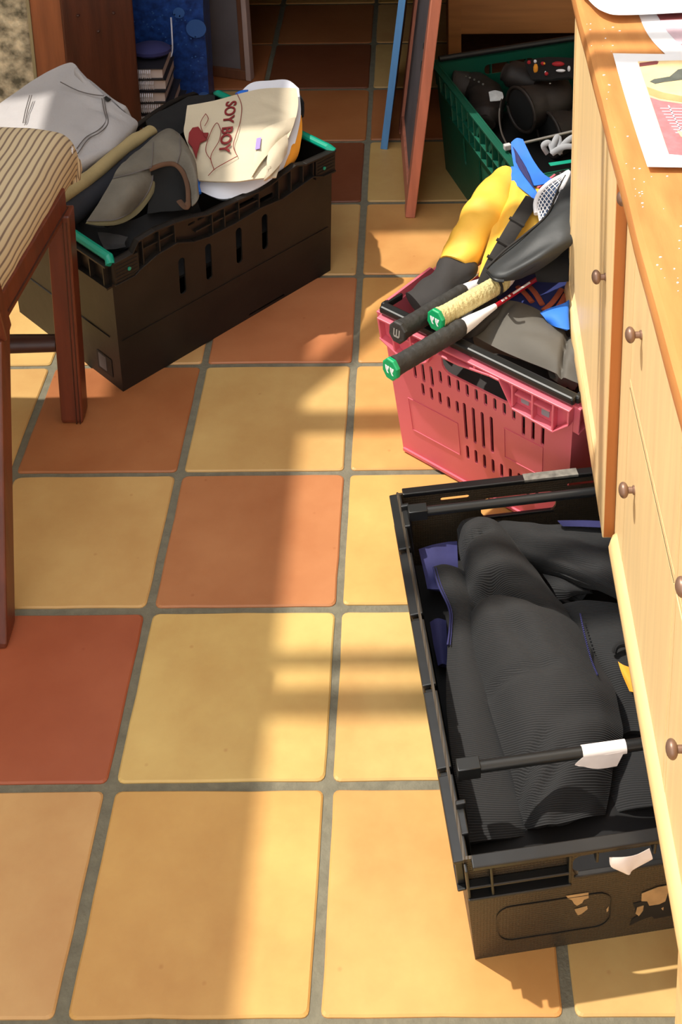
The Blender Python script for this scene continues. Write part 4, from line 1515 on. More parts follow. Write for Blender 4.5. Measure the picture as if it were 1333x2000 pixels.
def make_cap():
    t = thing('baseball_cap', 'worn grey peaked cap lying tipped on its side in the crate', 'cap', (-0.1123, 1.4174, 0.3300))
    crown = cloth('crown', [
        [(-0.1800, 1.3482, 0.3750), (-0.1420, 1.3555, 0.3810), (-0.1048, 1.3725, 0.3850), (-0.0800, 1.3887, 0.3850), (-0.0558, 1.3949, 0.3800), (-0.0345, 1.3709, 0.3720), (-0.0199, 1.3323, 0.3600), (-0.0118, 1.2866, 0.3450)],
        [(-0.1754, 1.3550, 0.3840), (-0.1400, 1.3721, 0.3940), (-0.1059, 1.3965, 0.4000), (-0.0799, 1.4138, 0.4020), (-0.0506, 1.4093, 0.3970), (-0.0272, 1.3779, 0.3870), (-0.0130, 1.3400, 0.3720), (-0.0041, 1.2865, 0.3520)],
        [(-0.1687, 1.3807, 0.3870), (-0.1388, 1.4011, 0.3990), (-0.1097, 1.4270, 0.4070), (-0.0836, 1.4454, 0.4110), (-0.0537, 1.4316, 0.4050), (-0.0283, 1.3954, 0.3950), (-0.0094, 1.3540, 0.3780), (0.0010, 1.2947, 0.3540)],
        [(-0.1635, 1.4216, 0.3780), (-0.1390, 1.4447, 0.3890), (-0.1168, 1.4702, 0.3990), (-0.0903, 1.4968, 0.4050), (-0.0628, 1.4810, 0.4010), (-0.0405, 1.4457, 0.3910), (-0.0166, 1.3955, 0.3780), (0.0002, 1.3143, 0.3540)],
        [(-0.1731, 1.4865, 0.3450), (-0.1516, 1.5215, 0.3500), (-0.1334, 1.5583, 0.3520), (-0.1091, 1.5895, 0.3550), (-0.0814, 1.5651, 0.3540), (-0.0569, 1.5209, 0.3480), (-0.0320, 1.4621, 0.3400), (-0.0098, 1.3584, 0.3300)]],
        'cap', t, .006, 6, .0022, 4, 26)
    def seam(pts):
        mb = MB()
        mb.tube(smooth_line(pts, 7), .0011, 6)
        mb.build('seam', 'stitch', crown, True)
    seam([(-0.1039, 1.3682, 0.3875), (-0.1051, 1.3930, 0.4020), (-0.1090, 1.4234, 0.4090), (-0.1161, 1.4665, 0.4010)])
    seam([(-0.0550, 1.3905, 0.3825), (-0.0499, 1.4057, 0.3990), (-0.0530, 1.4280, 0.4070), (-0.0621, 1.4773, 0.4030)])
    seam([(-0.1787, 1.3427, 0.3770), (-0.1408, 1.3500, 0.3830), (-0.1037, 1.3670, 0.3870)])
    mb = MB()
    pl = smooth_line([(-0.1080, 1.3657, 0.3830), (-0.0815, 1.3842, 0.3840), (-0.0584, 1.3904, 0.3790), (-0.0381, 1.3666, 0.3710), (-0.0251, 1.3321, 0.3590), (-0.0183, 1.2883, 0.3440)], 6)
    mb.tube(pl, [(.0050, .0022)] * len(pl), 10, up=(.3, -.7, .6))
    mb.build('sweatband', 'cap_band', t, True)
    cloth('lining', [
        [(-0.1056, 1.3737, 0.3760), (-0.0822, 1.3863, 0.3780), (-0.0584, 1.3886, 0.3740), (-0.0413, 1.3704, 0.3640), (-0.0296, 1.3380, 0.3520)],
        [(-0.1099, 1.3579, 0.3350), (-0.0837, 1.3665, 0.3380), (-0.0581, 1.3660, 0.3380), (-0.0414, 1.3523, 0.3340), (-0.0290, 1.3388, 0.3300)],
        [(-0.1099, 1.3225, 0.3050), (-0.0817, 1.3249, 0.3080), (-0.0554, 1.3250, 0.3100), (-0.0371, 1.3286, 0.3100), (-0.0256, 1.3362, 0.3100)]], 'darkleather', t, .008, 6, .002, 2, 20)
    peak = cloth('peak', [
        [(-0.1795, 1.3461, 0.3750), (-0.1550, 1.3510, 0.3790), (-0.1309, 1.3631, 0.3800), (-0.1075, 1.3840, 0.3760)],
        [(-0.1888, 1.3113, 0.3650), (-0.1580, 1.3111, 0.3730), (-0.1301, 1.3222, 0.3720), (-0.1044, 1.3655, 0.3580)],
        [(-0.1988, 1.2807, 0.3530), (-0.1654, 1.2766, 0.3610), (-0.1358, 1.2926, 0.3580), (-0.1122, 1.3383, 0.3420)],
        [(-0.2087, 1.2610, 0.3430), (-0.1766, 1.2562, 0.3480), (-0.1482, 1.2716, 0.3440), (-0.1269, 1.3116, 0.3310)],
        [(-0.2154, 1.2515, 0.3350), (-0.1875, 1.2462, 0.3380), (-0.1575, 1.2577, 0.3340), (-0.1370, 1.2958, 0.3230)]], 'cap', t, .003, 6, .0008, 4, 16)
    under = cloth('peak_underside', [
        [(-0.1040, 1.3868, 0.3720), (-0.1044, 1.3706, 0.3550), (-0.1130, 1.3413, 0.3390), (-0.1337, 1.3109, 0.3220), (-0.1573, 1.2606, 0.3310), (-0.1874, 1.2491, 0.3350), (-0.2164, 1.2544, 0.3320)],
        [(-0.0983, 1.3894, 0.3680), (-0.1002, 1.3685, 0.3490), (-0.1099, 1.3393, 0.3330), (-0.1317, 1.3093, 0.3170), (-0.1554, 1.2592, 0.3260), (-0.1871, 1.2462, 0.3310), (-0.2180, 1.2521, 0.3300)],
        [(-0.0941, 1.3990, 0.3600), (-0.0968, 1.3755, 0.3400), (-0.1075, 1.3409, 0.3260), (-0.1290, 1.3093, 0.3110), (-0.1542, 1.2613, 0.3200), (-0.1876, 1.2467, 0.3260), (-0.2196, 1.2531, 0.3270)]], 'cap_under', t, .003, 5, .0004, 3)
    mb = MB()
    mb.tube(smooth_line([(-0.1062, 1.3828, 0.3755), (-0.1035, 1.3664, 0.3575), (-0.1113, 1.3391, 0.3415), (-0.1327, 1.3071, 0.3255), (-0.1563, 1.2569, 0.3345), (-0.1865, 1.2462, 0.3380), (-0.2154, 1.2515, 0.3350)], 6), .0014, 8)
    mb.build('piping', 'stitch', peak, True)
    mb = MB()
    pl = smooth_line([(-0.0188, 1.2934, 0.3480), (-0.0211, 1.2862, 0.3430), (-0.0299, 1.2954, 0.3410), (-0.0420, 1.3180, 0.3380)], 5)
    mb.tube(pl, [(.006, .002)] * len(pl), 8, up=(.3, -.7, .6))
    mb.build('strap', 'cap_band', t, True)
make_cap()

def make_shirts():
    # white shirt with blue trim underneath
    t = thing('folded_shirt', 'white folded shirt with blue edging under the cream T-shirt', 'shirt', (0.0702, 1.5214, 0.3300))
    cloth('shirt_body', [
        [(0.0296, 1.7106, 0.3720), (0.0570, 1.7629, 0.3780), (0.0981, 1.7712, 0.3800), (0.1423, 1.7728, 0.3800), (0.1709, 1.7407, 0.3760)],
        [(-0.0260, 1.5783, 0.3500), (0.0282, 1.6012, 0.3560), (0.0842, 1.6126, 0.3620), (0.1519, 1.6232, 0.3620), (0.1821, 1.6459, 0.3560)],
        [(-0.0252, 1.4330, 0.3260), (0.0256, 1.4377, 0.3350), (0.0771, 1.4635, 0.3380), (0.1454, 1.4947, 0.3380), (0.1745, 1.5441, 0.3350)],
        [(-0.0165, 1.4040, 0.3100), (0.0320, 1.3774, 0.3060), (0.0738, 1.3853, 0.3080), (0.1234, 1.4269, 0.3120), (0.1579, 1.4803, 0.3150)]],
        'whitecloth', t, .022, 6, .0022, 6, 14)
    for pl, r in (([(0.0327, 1.7059, 0.3770), (0.0427, 1.7125, 0.3800), (0.0556, 1.7128, 0.3810)], (.010, .004)), ([(-0.0183, 1.4098, 0.3310), (-0.0187, 1.3952, 0.3250), (-0.0126, 1.3801, 0.3170)], (.007, .006))):
        mb = MB()
        mb.tube(smooth_line(pl, 4), r, 10)
        mb.build('trim_band', 'blue', t, True)
    # orange garment
    o = cloth('folded_garment', [
        [(0.1483, 1.6616, 0.3520), (0.1645, 1.6782, 0.3560), (0.1824, 1.6548, 0.3500)],
        [(0.1484, 1.5883, 0.3400), (0.1681, 1.5862, 0.3460), (0.1879, 1.5912, 0.3380)],
        [(0.1465, 1.5119, 0.3220), (0.1666, 1.5001, 0.3260), (0.1834, 1.5369, 0.3200)],
        [(0.1357, 1.4638, 0.3000), (0.1542, 1.4672, 0.3040), (0.1718, 1.5200, 0.3020)]], 'orange', None, .03, 6, .003, 2, 20)
    tag(o, 'orange folded garment at the right end of the crate beside the cream T-shirt', 'clothing')
    o = cloth('folded_garment', [
        [(0.1502, 1.7762, 0.3450), (0.1689, 1.7686, 0.3460), (0.1813, 1.7439, 0.3400)],
        [(0.1596, 1.7304, 0.3380), (0.1753, 1.7275, 0.3380), (0.1840, 1.7187, 0.3320)],
        [(0.1671, 1.7048, 0.3250), (0.1791, 1.7021, 0.3250), (0.1836, 1.7027, 0.3220)]], 'blackcloth', None, .02, 5, .002, 2, 20)
    tag(o, 'black folded edge of a garment behind the orange one', 'clothing')
    # cream T-shirt
    t = thing('folded_t_shirt', 'cream folded T-shirt printed SOY BOY in maroon letters', 't-shirt', (0.0589, 1.5353, 0.3600))
    cloth('shirt_front', [
        [(-0.0761, 1.6639, 0.3740), (-0.0196, 1.6696, 0.3820), (0.0505, 1.6992, 0.3880), (0.0987, 1.7107, 0.3920), (0.1677, 1.7131, 0.3900)],
        [(-0.0727, 1.6085, 0.3660), (-0.0105, 1.5993, 0.3740), (0.0513, 1.6087, 0.3810), (0.1086, 1.6319, 0.3860), (0.1766, 1.6559, 0.3830)],
        [(-0.0672, 1.5562, 0.3600), (-0.0031, 1.5420, 0.3670), (0.0561, 1.5459, 0.3730), (0.1127, 1.5637, 0.3790), (0.1747, 1.5882, 0.3740)],
        [(-0.0345, 1.4680, 0.3490), (0.0119, 1.4673, 0.3550), (0.0618, 1.4727, 0.3600), (0.1032, 1.4868, 0.3640), (0.1615, 1.5106, 0.3600)],
        [(-0.0137, 1.3961, 0.3390), (0.0272, 1.3878, 0.3410), (0.0675, 1.3819, 0.3440), (0.1023, 1.3861, 0.3460), (0.1492, 1.3972, 0.3450)]],
        'shirt', t, .010, 7, .0012, 5, 12, [
        ((-0.0517, 1.4686, 0.3550), (-0.0122, 1.5024, 0.3640), .006, .006), ((0.0942, 1.6604, 0.3880), (0.1558, 1.6142, 0.3820), .005, .006),
        ((-0.0241, 1.4091, 0.3400), (0.0248, 1.4701, 0.3570), .004, .008), ((0.0894, 1.5708, 0.3780), (0.1379, 1.5978, 0.3820), .004, .006)])
    # rolled folds at the right
    def fold(rows, seed):
        return cloth('shirt_fold', rows, 'shirt', t, .012, 6, .0018, seed, 22)
    fold([[(0.1004, 1.4857, 0.3720), (0.1066, 1.5352, 0.3770), (0.1303, 1.5578, 0.3820), (0.1568, 1.5760, 0.3820), (0.1752, 1.5973, 0.3780)],
          [(0.0990, 1.4354, 0.3660), (0.1091, 1.4661, 0.3730), (0.1302, 1.4984, 0.3770), (0.1510, 1.5361, 0.3760), (0.1711, 1.5606, 0.3700)],
          [(0.0998, 1.3828, 0.3540), (0.1133, 1.4209, 0.3620), (0.1285, 1.4546, 0.3670), (0.1439, 1.5001, 0.3660), (0.1614, 1.5377, 0.3600)]], 3)
    fold([[(0.1296, 1.4064, 0.3580), (0.1278, 1.4511, 0.3690), (0.1418, 1.4902, 0.3740), (0.1604, 1.5295, 0.3720)],
          [(0.1280, 1.3884, 0.3540), (0.1370, 1.4211, 0.3640), (0.1497, 1.4603, 0.3660), (0.1648, 1.5114, 0.3620)],
          [(0.1256, 1.3781, 0.3480), (0.1413, 1.3947, 0.3550), (0.1548, 1.4340, 0.3540), (0.1634, 1.4841, 0.3500)]], 8)
    mb = MB()
    e = Vector((0.0984, 1.5054, 0.3735))
    ex, ey = Vector((0.1087, 1.5033, 0.3770)) - e, Vector((0.0997, 1.4611, 0.3710)) - e
    mb.box(e + Vector((0, -.002, .003)), ex, ey, (0, -.0004, .0008))
    mb.build('label', 'violet', t)
    # print: letters run down the shirt
    vt, ft = text_mesh('SOY BOY', 1.0, 0.02)
    x1 = max(p.x for p in vt)
    top = Vector((0.0140, 1.6610, 0.3822))
    bot = Vector((0.0210, 1.4663, 0.3592))
    dn = (bot - top)
    side = (Vector((0.0378, 1.6566, 0.3842)) - top)
    side = side - dn * side.dot(dn) / dn.length_squared
    nn = side.cross(dn).normalized()
    if nn.z < 0:
        nn = -nn
    k = dn.length / x1
    mb = MB()
    pts = []
    for p in vt:
        a = p.x / x1
        q = top + dn * a + side.normalized() * (p.y * k * 0.72)
        pts.append(q + nn * (.0026 + .0022 * math.sin(a * math.pi)))
    mb.add(pts, ft)
    # thickness
    nV = len(pts)
    mb.add([p - nn * .0012 for p in pts], [tuple(reversed(f)) for f in ft])
    mb.build('printed_letters', 'print', t)
    mb = MB()
    def line(px):
        mb.tube(smooth_line(px, 6), .0008, 6)
    line([(0.0342, 1.6896, 0.3905), (0.0502, 1.6405, 0.3860), (0.0550, 1.5777, 0.3810), (0.0521, 1.5244, 0.3760), (0.0495, 1.4873, 0.3680), (0.0622, 1.4522, 0.3630)])
    line([(0.0622, 1.4522, 0.3630), (0.0382, 1.4336, 0.3580), (0.0185, 1.4173, 0.3530), (0.0065, 1.4007, 0.3470)])
    line([(0.0161, 1.5439, 0.3745), (0.0029, 1.5763, 0.3760), (-0.0060, 1.5412, 0.3725), (-0.0094, 1.4820, 0.3630), (0.0061, 1.4470, 0.3580)])
    line([(0.0161, 1.5439, 0.3745), (0.0160, 1.5085, 0.3690), (0.0046, 1.4587, 0.3600), (0.0161, 1.4190, 0.3520)])
    line([(-0.0268, 1.6123, 0.3800), (-0.0333, 1.5771, 0.3760), (-0.0205, 1.5332, 0.3720), (-0.0108, 1.5185, 0.3700)])
    line([(-0.0268, 1.6123, 0.3800), (-0.0180, 1.5901, 0.3790), (-0.0224, 1.5637, 0.3755)])
    mb.build('printed_outline', 'print', t, True)
    mb = MB()
    def blotch(pts, h):
        v = [Vector(p) + nn * .004 for p in pts]
        b = [p - nn * .003 for p in v]
        n = len(v)
        mb.add(v + b, [tuple(range(n)), tuple(reversed(range(n, 2 * n)))] + [(i, n + i, n + (i + 1) % n, (i + 1) % n) for i in range(n)])
    blotch([(-0.0490, 1.5651, 0.3675), (-0.0371, 1.5686, 0.3680), (-0.0234, 1.5434, 0.3665), (-0.0111, 1.5431, 0.3665), (-0.0124, 1.5190, 0.3635), (-0.0246, 1.5108, 0.3620), (-0.0260, 1.4737, 0.3580), (-0.0254, 1.4529, 0.3550), (-0.0402, 1.4951, 0.3585), (-0.0519, 1.5149, 0.3600), (-0.0544, 1.5477, 0.3645)], 0)
    mb.build('printed_patch', 'print', t)
make_shirts()

# ------------------------------------------------------------------ things in the raspberry crate
fill('dark_garment', 'charcoal garment lying lowest in the raspberry crate', 'clothing', C2C, C2U, C2V, .37, .55, .235, 'charcoal', .03, 4)

def make_jacket():
    t = thing('jacket', 'yellow jacket with black cuff and bright blue collar heaped on the raspberry crate', 'jacket', (0.5873, 1.1991, 0.3600))
    mb = MB()
    pts = smooth_line([(0.6244, 1.2842, 0.4000), (0.5891, 1.2010, 0.4020), (0.5597, 1.1418, 0.3850), (0.5287, 1.0916, 0.3620), (0.5134, 1.0629, 0.3480)], 6)
    n = len(pts)
    mb.tube(pts, [(.030 + .010 * math.sin(math.pi * i / (n - 1)), .026 + .006 * math.sin(math.pi * i / (n - 1))) for i in range(n)], 26, wob=.009, seed=2)
    mb.build('sleeve', 'yellow', t, True, angle=75)
    cloth('jacket_body', [
        [(0.6174, 1.2891, 0.4180), (0.6427, 1.2585, 0.4240), (0.6724, 1.2159, 0.4260), (0.6985, 1.1756, 0.4240)],
        [(0.5973, 1.1729, 0.4100), (0.6230, 1.1470, 0.4200), (0.6602, 1.1272, 0.4240), (0.6980, 1.1188, 0.4200)],
        [(0.5800, 1.1041, 0.3920), (0.6041, 1.0760, 0.4020), (0.6341, 1.0591, 0.4060), (0.6742, 1.0644, 0.4000)],
        [(0.5659, 1.0681, 0.3660), (0.5859, 1.0376, 0.3750), (0.6052, 1.0166, 0.3780), (0.6329, 1.0126, 0.3750)],
        [(0.5552, 1.0415, 0.3400), (0.5683, 1.0211, 0.3450), (0.5845, 1.0101, 0.3480), (0.6050, 1.0094, 0.3450)]], 'yellow', t, .02, 7, .003, 7, 16, [
        ((0.6199, 1.2502, 0.4200), (0.5932, 1.1000, 0.4000), .008, .007), ((0.6402, 1.2527, 0.4240), (0.6202, 1.1058, 0.4180), -.005, .010)])
    mb = MB()
    pts = smooth_line([(0.5215, 1.0767, 0.3520), (0.5082, 1.0479, 0.3450), (0.4858, 1.0209, 0.3330), (0.4602, 1.0026, 0.3220), (0.4387, 0.9898, 0.3160)], 6)
    n = len(pts)
    mb.tube(pts, [(.036 + .004 * math.sin(i * .5), .024 - .006 * i / n) for i in range(n)], 22, wob=.006, seed=12)
    mb.build('cuff', 'charcoal', t, True, angle=75)
    mb = MB()
    pts = smooth_line([(0.6618, 1.1493, 0.4370), (0.6381, 1.0925, 0.4370), (0.6169, 1.0583, 0.4240), (0.5950, 1.0354, 0.3980), (0.5792, 1.0170, 0.3780), (0.5625, 0.9979, 0.3480)], 6)
    mb.tube(pts, [(.0135, .002)] * len(pts), 8, up=(0.1, -0.5, 0.85))
    st = mb.build('strap', 'webbing', t, True)
    mb = MB()
    for i in (9, 16, 22):
        p, q = pts[i], pts[i + 1]
        d = (q - p).normalized()
        sd = d.cross(Vector((0.1, -0.5, 0.85))).normalized()
        mb.bar(p - sd * .0155 + Vector((0, -.001, .003)), p + sd * .0155 + Vector((0, -.001, .003)), .006, .0035)
    mb.build('strap_loop', 'webbing', st, True)
    # blue collar, standing up
    cloth('collar', [
        [(0.6356, 1.3519, 0.4450), (0.6473, 1.3559, 0.4520), (0.6594, 1.3514, 0.4520)],
        [(0.6349, 1.3239, 0.4350), (0.6502, 1.3080, 0.4380), (0.6753, 1.2898, 0.4400)],
        [(0.6374, 1.2854, 0.4280), (0.6601, 1.2513, 0.4360), (0.6914, 1.2414, 0.4380)],
        [(0.6398, 1.2459, 0.4200), (0.6665, 1.2059, 0.4320), (0.7132, 1.2275, 0.4300)]], 'blue', t, .006, 7, .002, 2, 20)
    cloth('collar', [
        [(0.6220, 1.2826, 0.4240), (0.6380, 1.2799, 0.4300), (0.6583, 1.2284, 0.4380), (0.6716, 1.1736, 0.4400)],
        [(0.6223, 1.2565, 0.4220), (0.6406, 1.2311, 0.4310), (0.6589, 1.1863, 0.4370), (0.6713, 1.1474, 0.4380)],
        [(0.6289, 1.2345, 0.4200), (0.6425, 1.2022, 0.4300), (0.6576, 1.1690, 0.4340), (0.6668, 1.1396, 0.4340)]], 'blue', t, .008, 6, .003, 8, 24)
    cloth('collar', [
        [(0.6371, 1.3279, 0.4490), (0.6453, 1.2989, 0.4490), (0.6532, 1.2422, 0.4470)],
        [(0.6397, 1.3061, 0.4450), (0.6481, 1.2678, 0.4460), (0.6604, 1.2068, 0.4450)],
        [(0.6401, 1.2824, 0.4400), (0.6489, 1.2375, 0.4430), (0.6678, 1.1761, 0.4430)]], 'navy', t, .005, 6, .001, 3, 20)
make_jacket()

def make_bag2():
    t = thing('racket_bag', 'black vinyl racket cover with a white mesh panel lying across the rackets', 'bag', (0.6726, 1.0501, 0.4200))
    cloth('cover', [
        [(0.7130, 1.1601, 0.4520), (0.7289, 1.1929, 0.4580), (0.7554, 1.2275, 0.4600), (0.7801, 1.2495, 0.4550)],
        [(0.6845, 1.0822, 0.4450), (0.7036, 1.0683, 0.4620), (0.7305, 1.0755, 0.4680), (0.7605, 1.0881, 0.4600)],
        [(0.6436, 1.0402, 0.4320), (0.6679, 1.0035, 0.4520), (0.7041, 1.0004, 0.4620), (0.7503, 1.0023, 0.4550)],
        [(0.6029, 1.0139, 0.4120), (0.6266, 0.9620, 0.4300), (0.6637, 0.9542, 0.4400), (0.7175, 0.9914, 0.4360)],
        [(0.5686, 0.9950, 0.3950), (0.5843, 0.9502, 0.4080), (0.6182, 0.9436, 0.4100), (0.6665, 0.9784, 0.4050)],
        [(0.5664, 0.9864, 0.3880), (0.5772, 0.9509, 0.3960), (0.5958, 0.9446, 0.3980), (0.6292, 0.9668, 0.3920)]], 'bagblack', t, .018, 8, .0022, 6, 12, [
        ((0.6008, 0.9539, 0.4200), (0.6889, 0.9835, 0.4520), .006, .012), ((0.6497, 1.0027, 0.4400), (0.7186, 1.0507, 0.4620), -.004, .016)])
    mb = MB()
    mb.tube(smooth_line([(0.5670, 0.9825, 0.3970), (0.5996, 1.0063, 0.4170), (0.6429, 1.0324, 0.4370), (0.6839, 1.0758, 0.4490), (0.7123, 1.1534, 0.4560), (0.7295, 1.1898, 0.4620)], 6), .0022, 8)
    mb.build('zip', 'webbing', t, True)
    mb = MB()
    mb.tube(smooth_line([(0.5678, 0.9624, 0.4020), (0.5781, 0.9347, 0.4060), (0.5948, 0.9298, 0.4060)], 5), .0028, 8)
    mb.build('edge_binding', 'blackbar', t, True)
    # small white emblem
    mb = MB()
    for a, r in (((0.7084, 1.0254, 0.4662), .0028), ((0.7154, 1.0305, 0.4672), .0024)):
        mb.ball(a, (r, r, .0015), n=10)
    mb.tube([(0.7084, 1.0249, 0.4665), (0.7182, 1.0312, 0.4678)], .0012, 8)
    mb.build('emblem', 'white', t, True)
    # mesh panel
    border = [(0.6651, 1.0971, 0.4360), (0.6662, 1.1232, 0.4440), (0.6773, 1.1512, 0.4500), (0.6991, 1.1777, 0.4550), (0.7242, 1.1951, 0.4590), (0.7368, 1.2029, 0.4610), (0.7203, 1.1563, 0.4575), (0.7001, 1.1075, 0.4510), (0.6822, 1.0769, 0.4440), (0.6694, 1.0589, 0.4360)]
    pl = smooth_line(border + [border[0]], 5)
    mb = MB()
    mb.tube(pl[:32], .0046, 10)
    mp = mb.build('mesh_panel', 'white', t, True)
    A, B, Cc = Vector(border[0]), Vector(border[5]), Vector(border[8])
    mb = MB()
    up = Vector((-.05, -.45, .9)).normalized()
    cen = [(0.6714, 1.0825, 0.4385), (0.6840, 1.1179, 0.4470), (0.7029, 1.1566, 0.4520), (0.7278, 1.1912, 0.4590)]
    lft = [(0.6678, 1.1074, 0.4405), (0.6724, 1.1390, 0.4475), (0.6924, 1.1692, 0.4535), (0.7280, 1.1938, 0.4597)]
    rgt = [(0.6695, 1.0607, 0.4370), (0.6889, 1.0894, 0.4470), (0.7078, 1.1274, 0.4530), (0.7310, 1.1849, 0.4593)]
    L, Rr = smooth_line(lft, 4), smooth_line(rgt, 4)
    N = len(L)
    wires = []
    for i in range(0, N):
        mb.tube([L[i], (L[i] + Rr[i]) / 2 + up * .001, Rr[i]], .0010, 6)
    for q in range(6):
        w = q / 5
        mb.tube([L[i].lerp(Rr[i], w) + up * .0012 for i in range(N)], .0010, 6)
    mb.build('netting', 'white', mp, True)
    mb = MB()
    sheet(mb, [[L[i].lerp(Rr[i], w) - up * .006 for w in (0, .33, .66, 1)] for i in range(N)], .002)
    mb.build('lining', 'liningblue', mp, True)
make_bag2()

def octo(c0, t, up, r, ry):
    s = t.cross(up).normalized()
    u = s.cross(t).normalized()
    out = []
    for j in range(8):
        a = math.pi / 8 + j * math.pi / 4
        out.append(c0 + s * r * math.cos(a) + u * ry * math.sin(a))
    return out, s, u

def racket(name, label, p0, p1, p2, p3, r, grip, cap_m, mark, wound, shaft='white'):
    """p0 butt end, p1 end of the grip, p2 end of the cone, p3 far end of the shaft"""
    t = thing(name, label, 'racket', p0)
    p0, p1, p2, p3 = Vector(p0), Vector(p1), Vector(p2), Vector(p3)
    d = (p1 - p0).normalized()
    up = Vector((0, 0, 1))
    L = (p1 - p0).length
    mb = MB()
    rings = []
    n = 64
    for i in range(n + 1):
        q = i / n
        k = 1.0
        if q < .10:
            k = 1.12 - .12 * q / .10
        if wound == 'towel':
            k *= 1 + .035 * math.sin(q * 2 * math.pi * 15)
        else:
            k *= 1 + .012 * math.sin(q * 2 * math.pi * 11)
        if q > .94:
            k *= 1 - (q - .94) * 1.5
        ring, s, u = octo(p0 + d * (.006 + (L - .006) * q), d, up, r * .96 * k, r * 1.04 * k)
        # soften the corners with midpoints
        rr = []
        for a, b in zip(ring, ring[1:] + ring[:1]):
            rr += [a, (a + b) / 2 + ((a + b) / 2 - (p0 + d * (.006 + (L - .006) * q))).normalized() * r * .03]
        if wound:
            rr = [p + d * (.0025 * math.sin(2 * math.pi * j / 16)) for j, p in enumerate(rr)]
        rings.append(rr)
    mb.loft(rings)
    mb.build('grip', grip, t, True, angle=60)
    mb = MB()
    ring0, s, u = octo(p0 - d * .0012, d, up, r * 1.02, r * 1.10)
    ring1, _, _ = octo(p0 + d * .001, d, up, r * 1.14, r * 1.22)
    ring2, _, _ = octo(p0 + d * .007, d, up, r * 1.12, r * 1.20)
    mb.loft([ring0, ring1, ring2])
    cap = mb.build('butt_cap', cap_m, t, bevel=0.0006)
    mb = MB()
    f = p0 - d * .0016
    def poly(pts, m=mb):
        v = [f - s * x * r - u * -y * r for x, y in pts]
        w = [p + d * .0012 for p in v]
        k = len(v)
        m.add(v + w, [tuple(range(k)), tuple(reversed(range(k, 2 * k)))] + [(i, k + i, k + (i + 1) % k, (i + 1) % k) for i in range(k)])
    if mark == 'yy':
        for ox in (-.36, .30):
            poly([(ox - .26, .34), (ox - .02, .34), (ox + .05, .02), (ox - .12, -.10)])
            poly([(ox + .06, .34), (ox + .30, .34), (ox + .22, -.05), (ox - .02, -.42), (ox - .22, -.42), (ox + .08, -.02)])
        mb.build('butt_emblem', 'white', cap)
    else:
        for x in (-.34, 0, .34):
            poly([(x - .07, .40), (x + .07, .40), (x + .07, -.36), (x - .07, -.36)])
        poly([(-.41, -.30), (.41, -.30), (.28, -.48), (-.28, -.48)])
        mb.build('butt_emblem', 'capgrey', cap)
    mb = MB()
    d2 = (p2 - p1)
    ra, s, u = octo(p1, d, up, r * .84, r * .9)
    rings = []
    for q, k in ((0, .86), (.25, .74), (.6, .5), (1.0, .30)):
        rings.append(octo(p1.lerp(p2, q) - d * .004 * (q == 0), d, up, r * k, r * k * 1.03)[0])
    mb.loft(rings)
    mb.build('cone', 'white', t, True, angle=50)
    mb = MB()
    mb.tube([p2 - d * .004, p3], .0042, 12)
    sh = mb.build('shaft', shaft, t, True)
    if wound == 'towel':
        mb = MB()
        q = p0.lerp(p1, .84)
        mb.tube([q, q + d * .006], [(r * 1.06, r * 1.1)] * 2, 18)
        mb.build('grip_band', 'charcoal', t, True)
    return t, sh, s, u, d

racket('badminton_racket', 'racket with black taped grip and grey butt mark, furthest left of the three', (0.4071, 0.8566, 0.3550), (0.5253, 0.9970, 0.3360), (0.5680, 1.0494, 0.3290), (0.6324, 1.1265, 0.3200), .0172, 'gripblack', 'gripblack', 'w', 'tape')
racket('badminton_racket', 'racket with beige towelling grip and green butt cap, the middle one', (0.4725, 0.8746, 0.3660), (0.6014, 1.0117, 0.3500), (0.6257, 1.0381, 0.3470), (0.6779, 1.0940, 0.3410), .0170, 'gripbeige', 'capgreen', 'yy', 'towel')
_t, _sh, _s, _u, _d = racket('badminton_racket', 'racket with black grip, green butt cap and red-white shaft, nearest the viewer', (0.3962, 0.7631, 0.3520), (0.5187, 0.8842, 0.3440), (0.5811, 0.9492, 0.3410), (0.6657, 1.0408, 0.3360), .0168, 'gripblack', 'capgreen', 'yy', 'tape', 'shaftred')
mb = MB()
_a, _b = Vector((0.5811, 0.9492, 0.3410)), Vector((0.6657, 1.0408, 0.3360))
for q0, q1 in ((.14, .2), (.22, .26), (.3, .34), (.40, .80)):
    p, q = _a.lerp(_b, q0), _a.lerp(_b, q1)
    mb.bar(p - _d * 0 + Vector((0, -.0022, .0036)), q + Vector((0, -.0022, .0036)), .0034, .001, (0, -.5, .86))
mb.build('shaft_lettering', 'white', _sh)

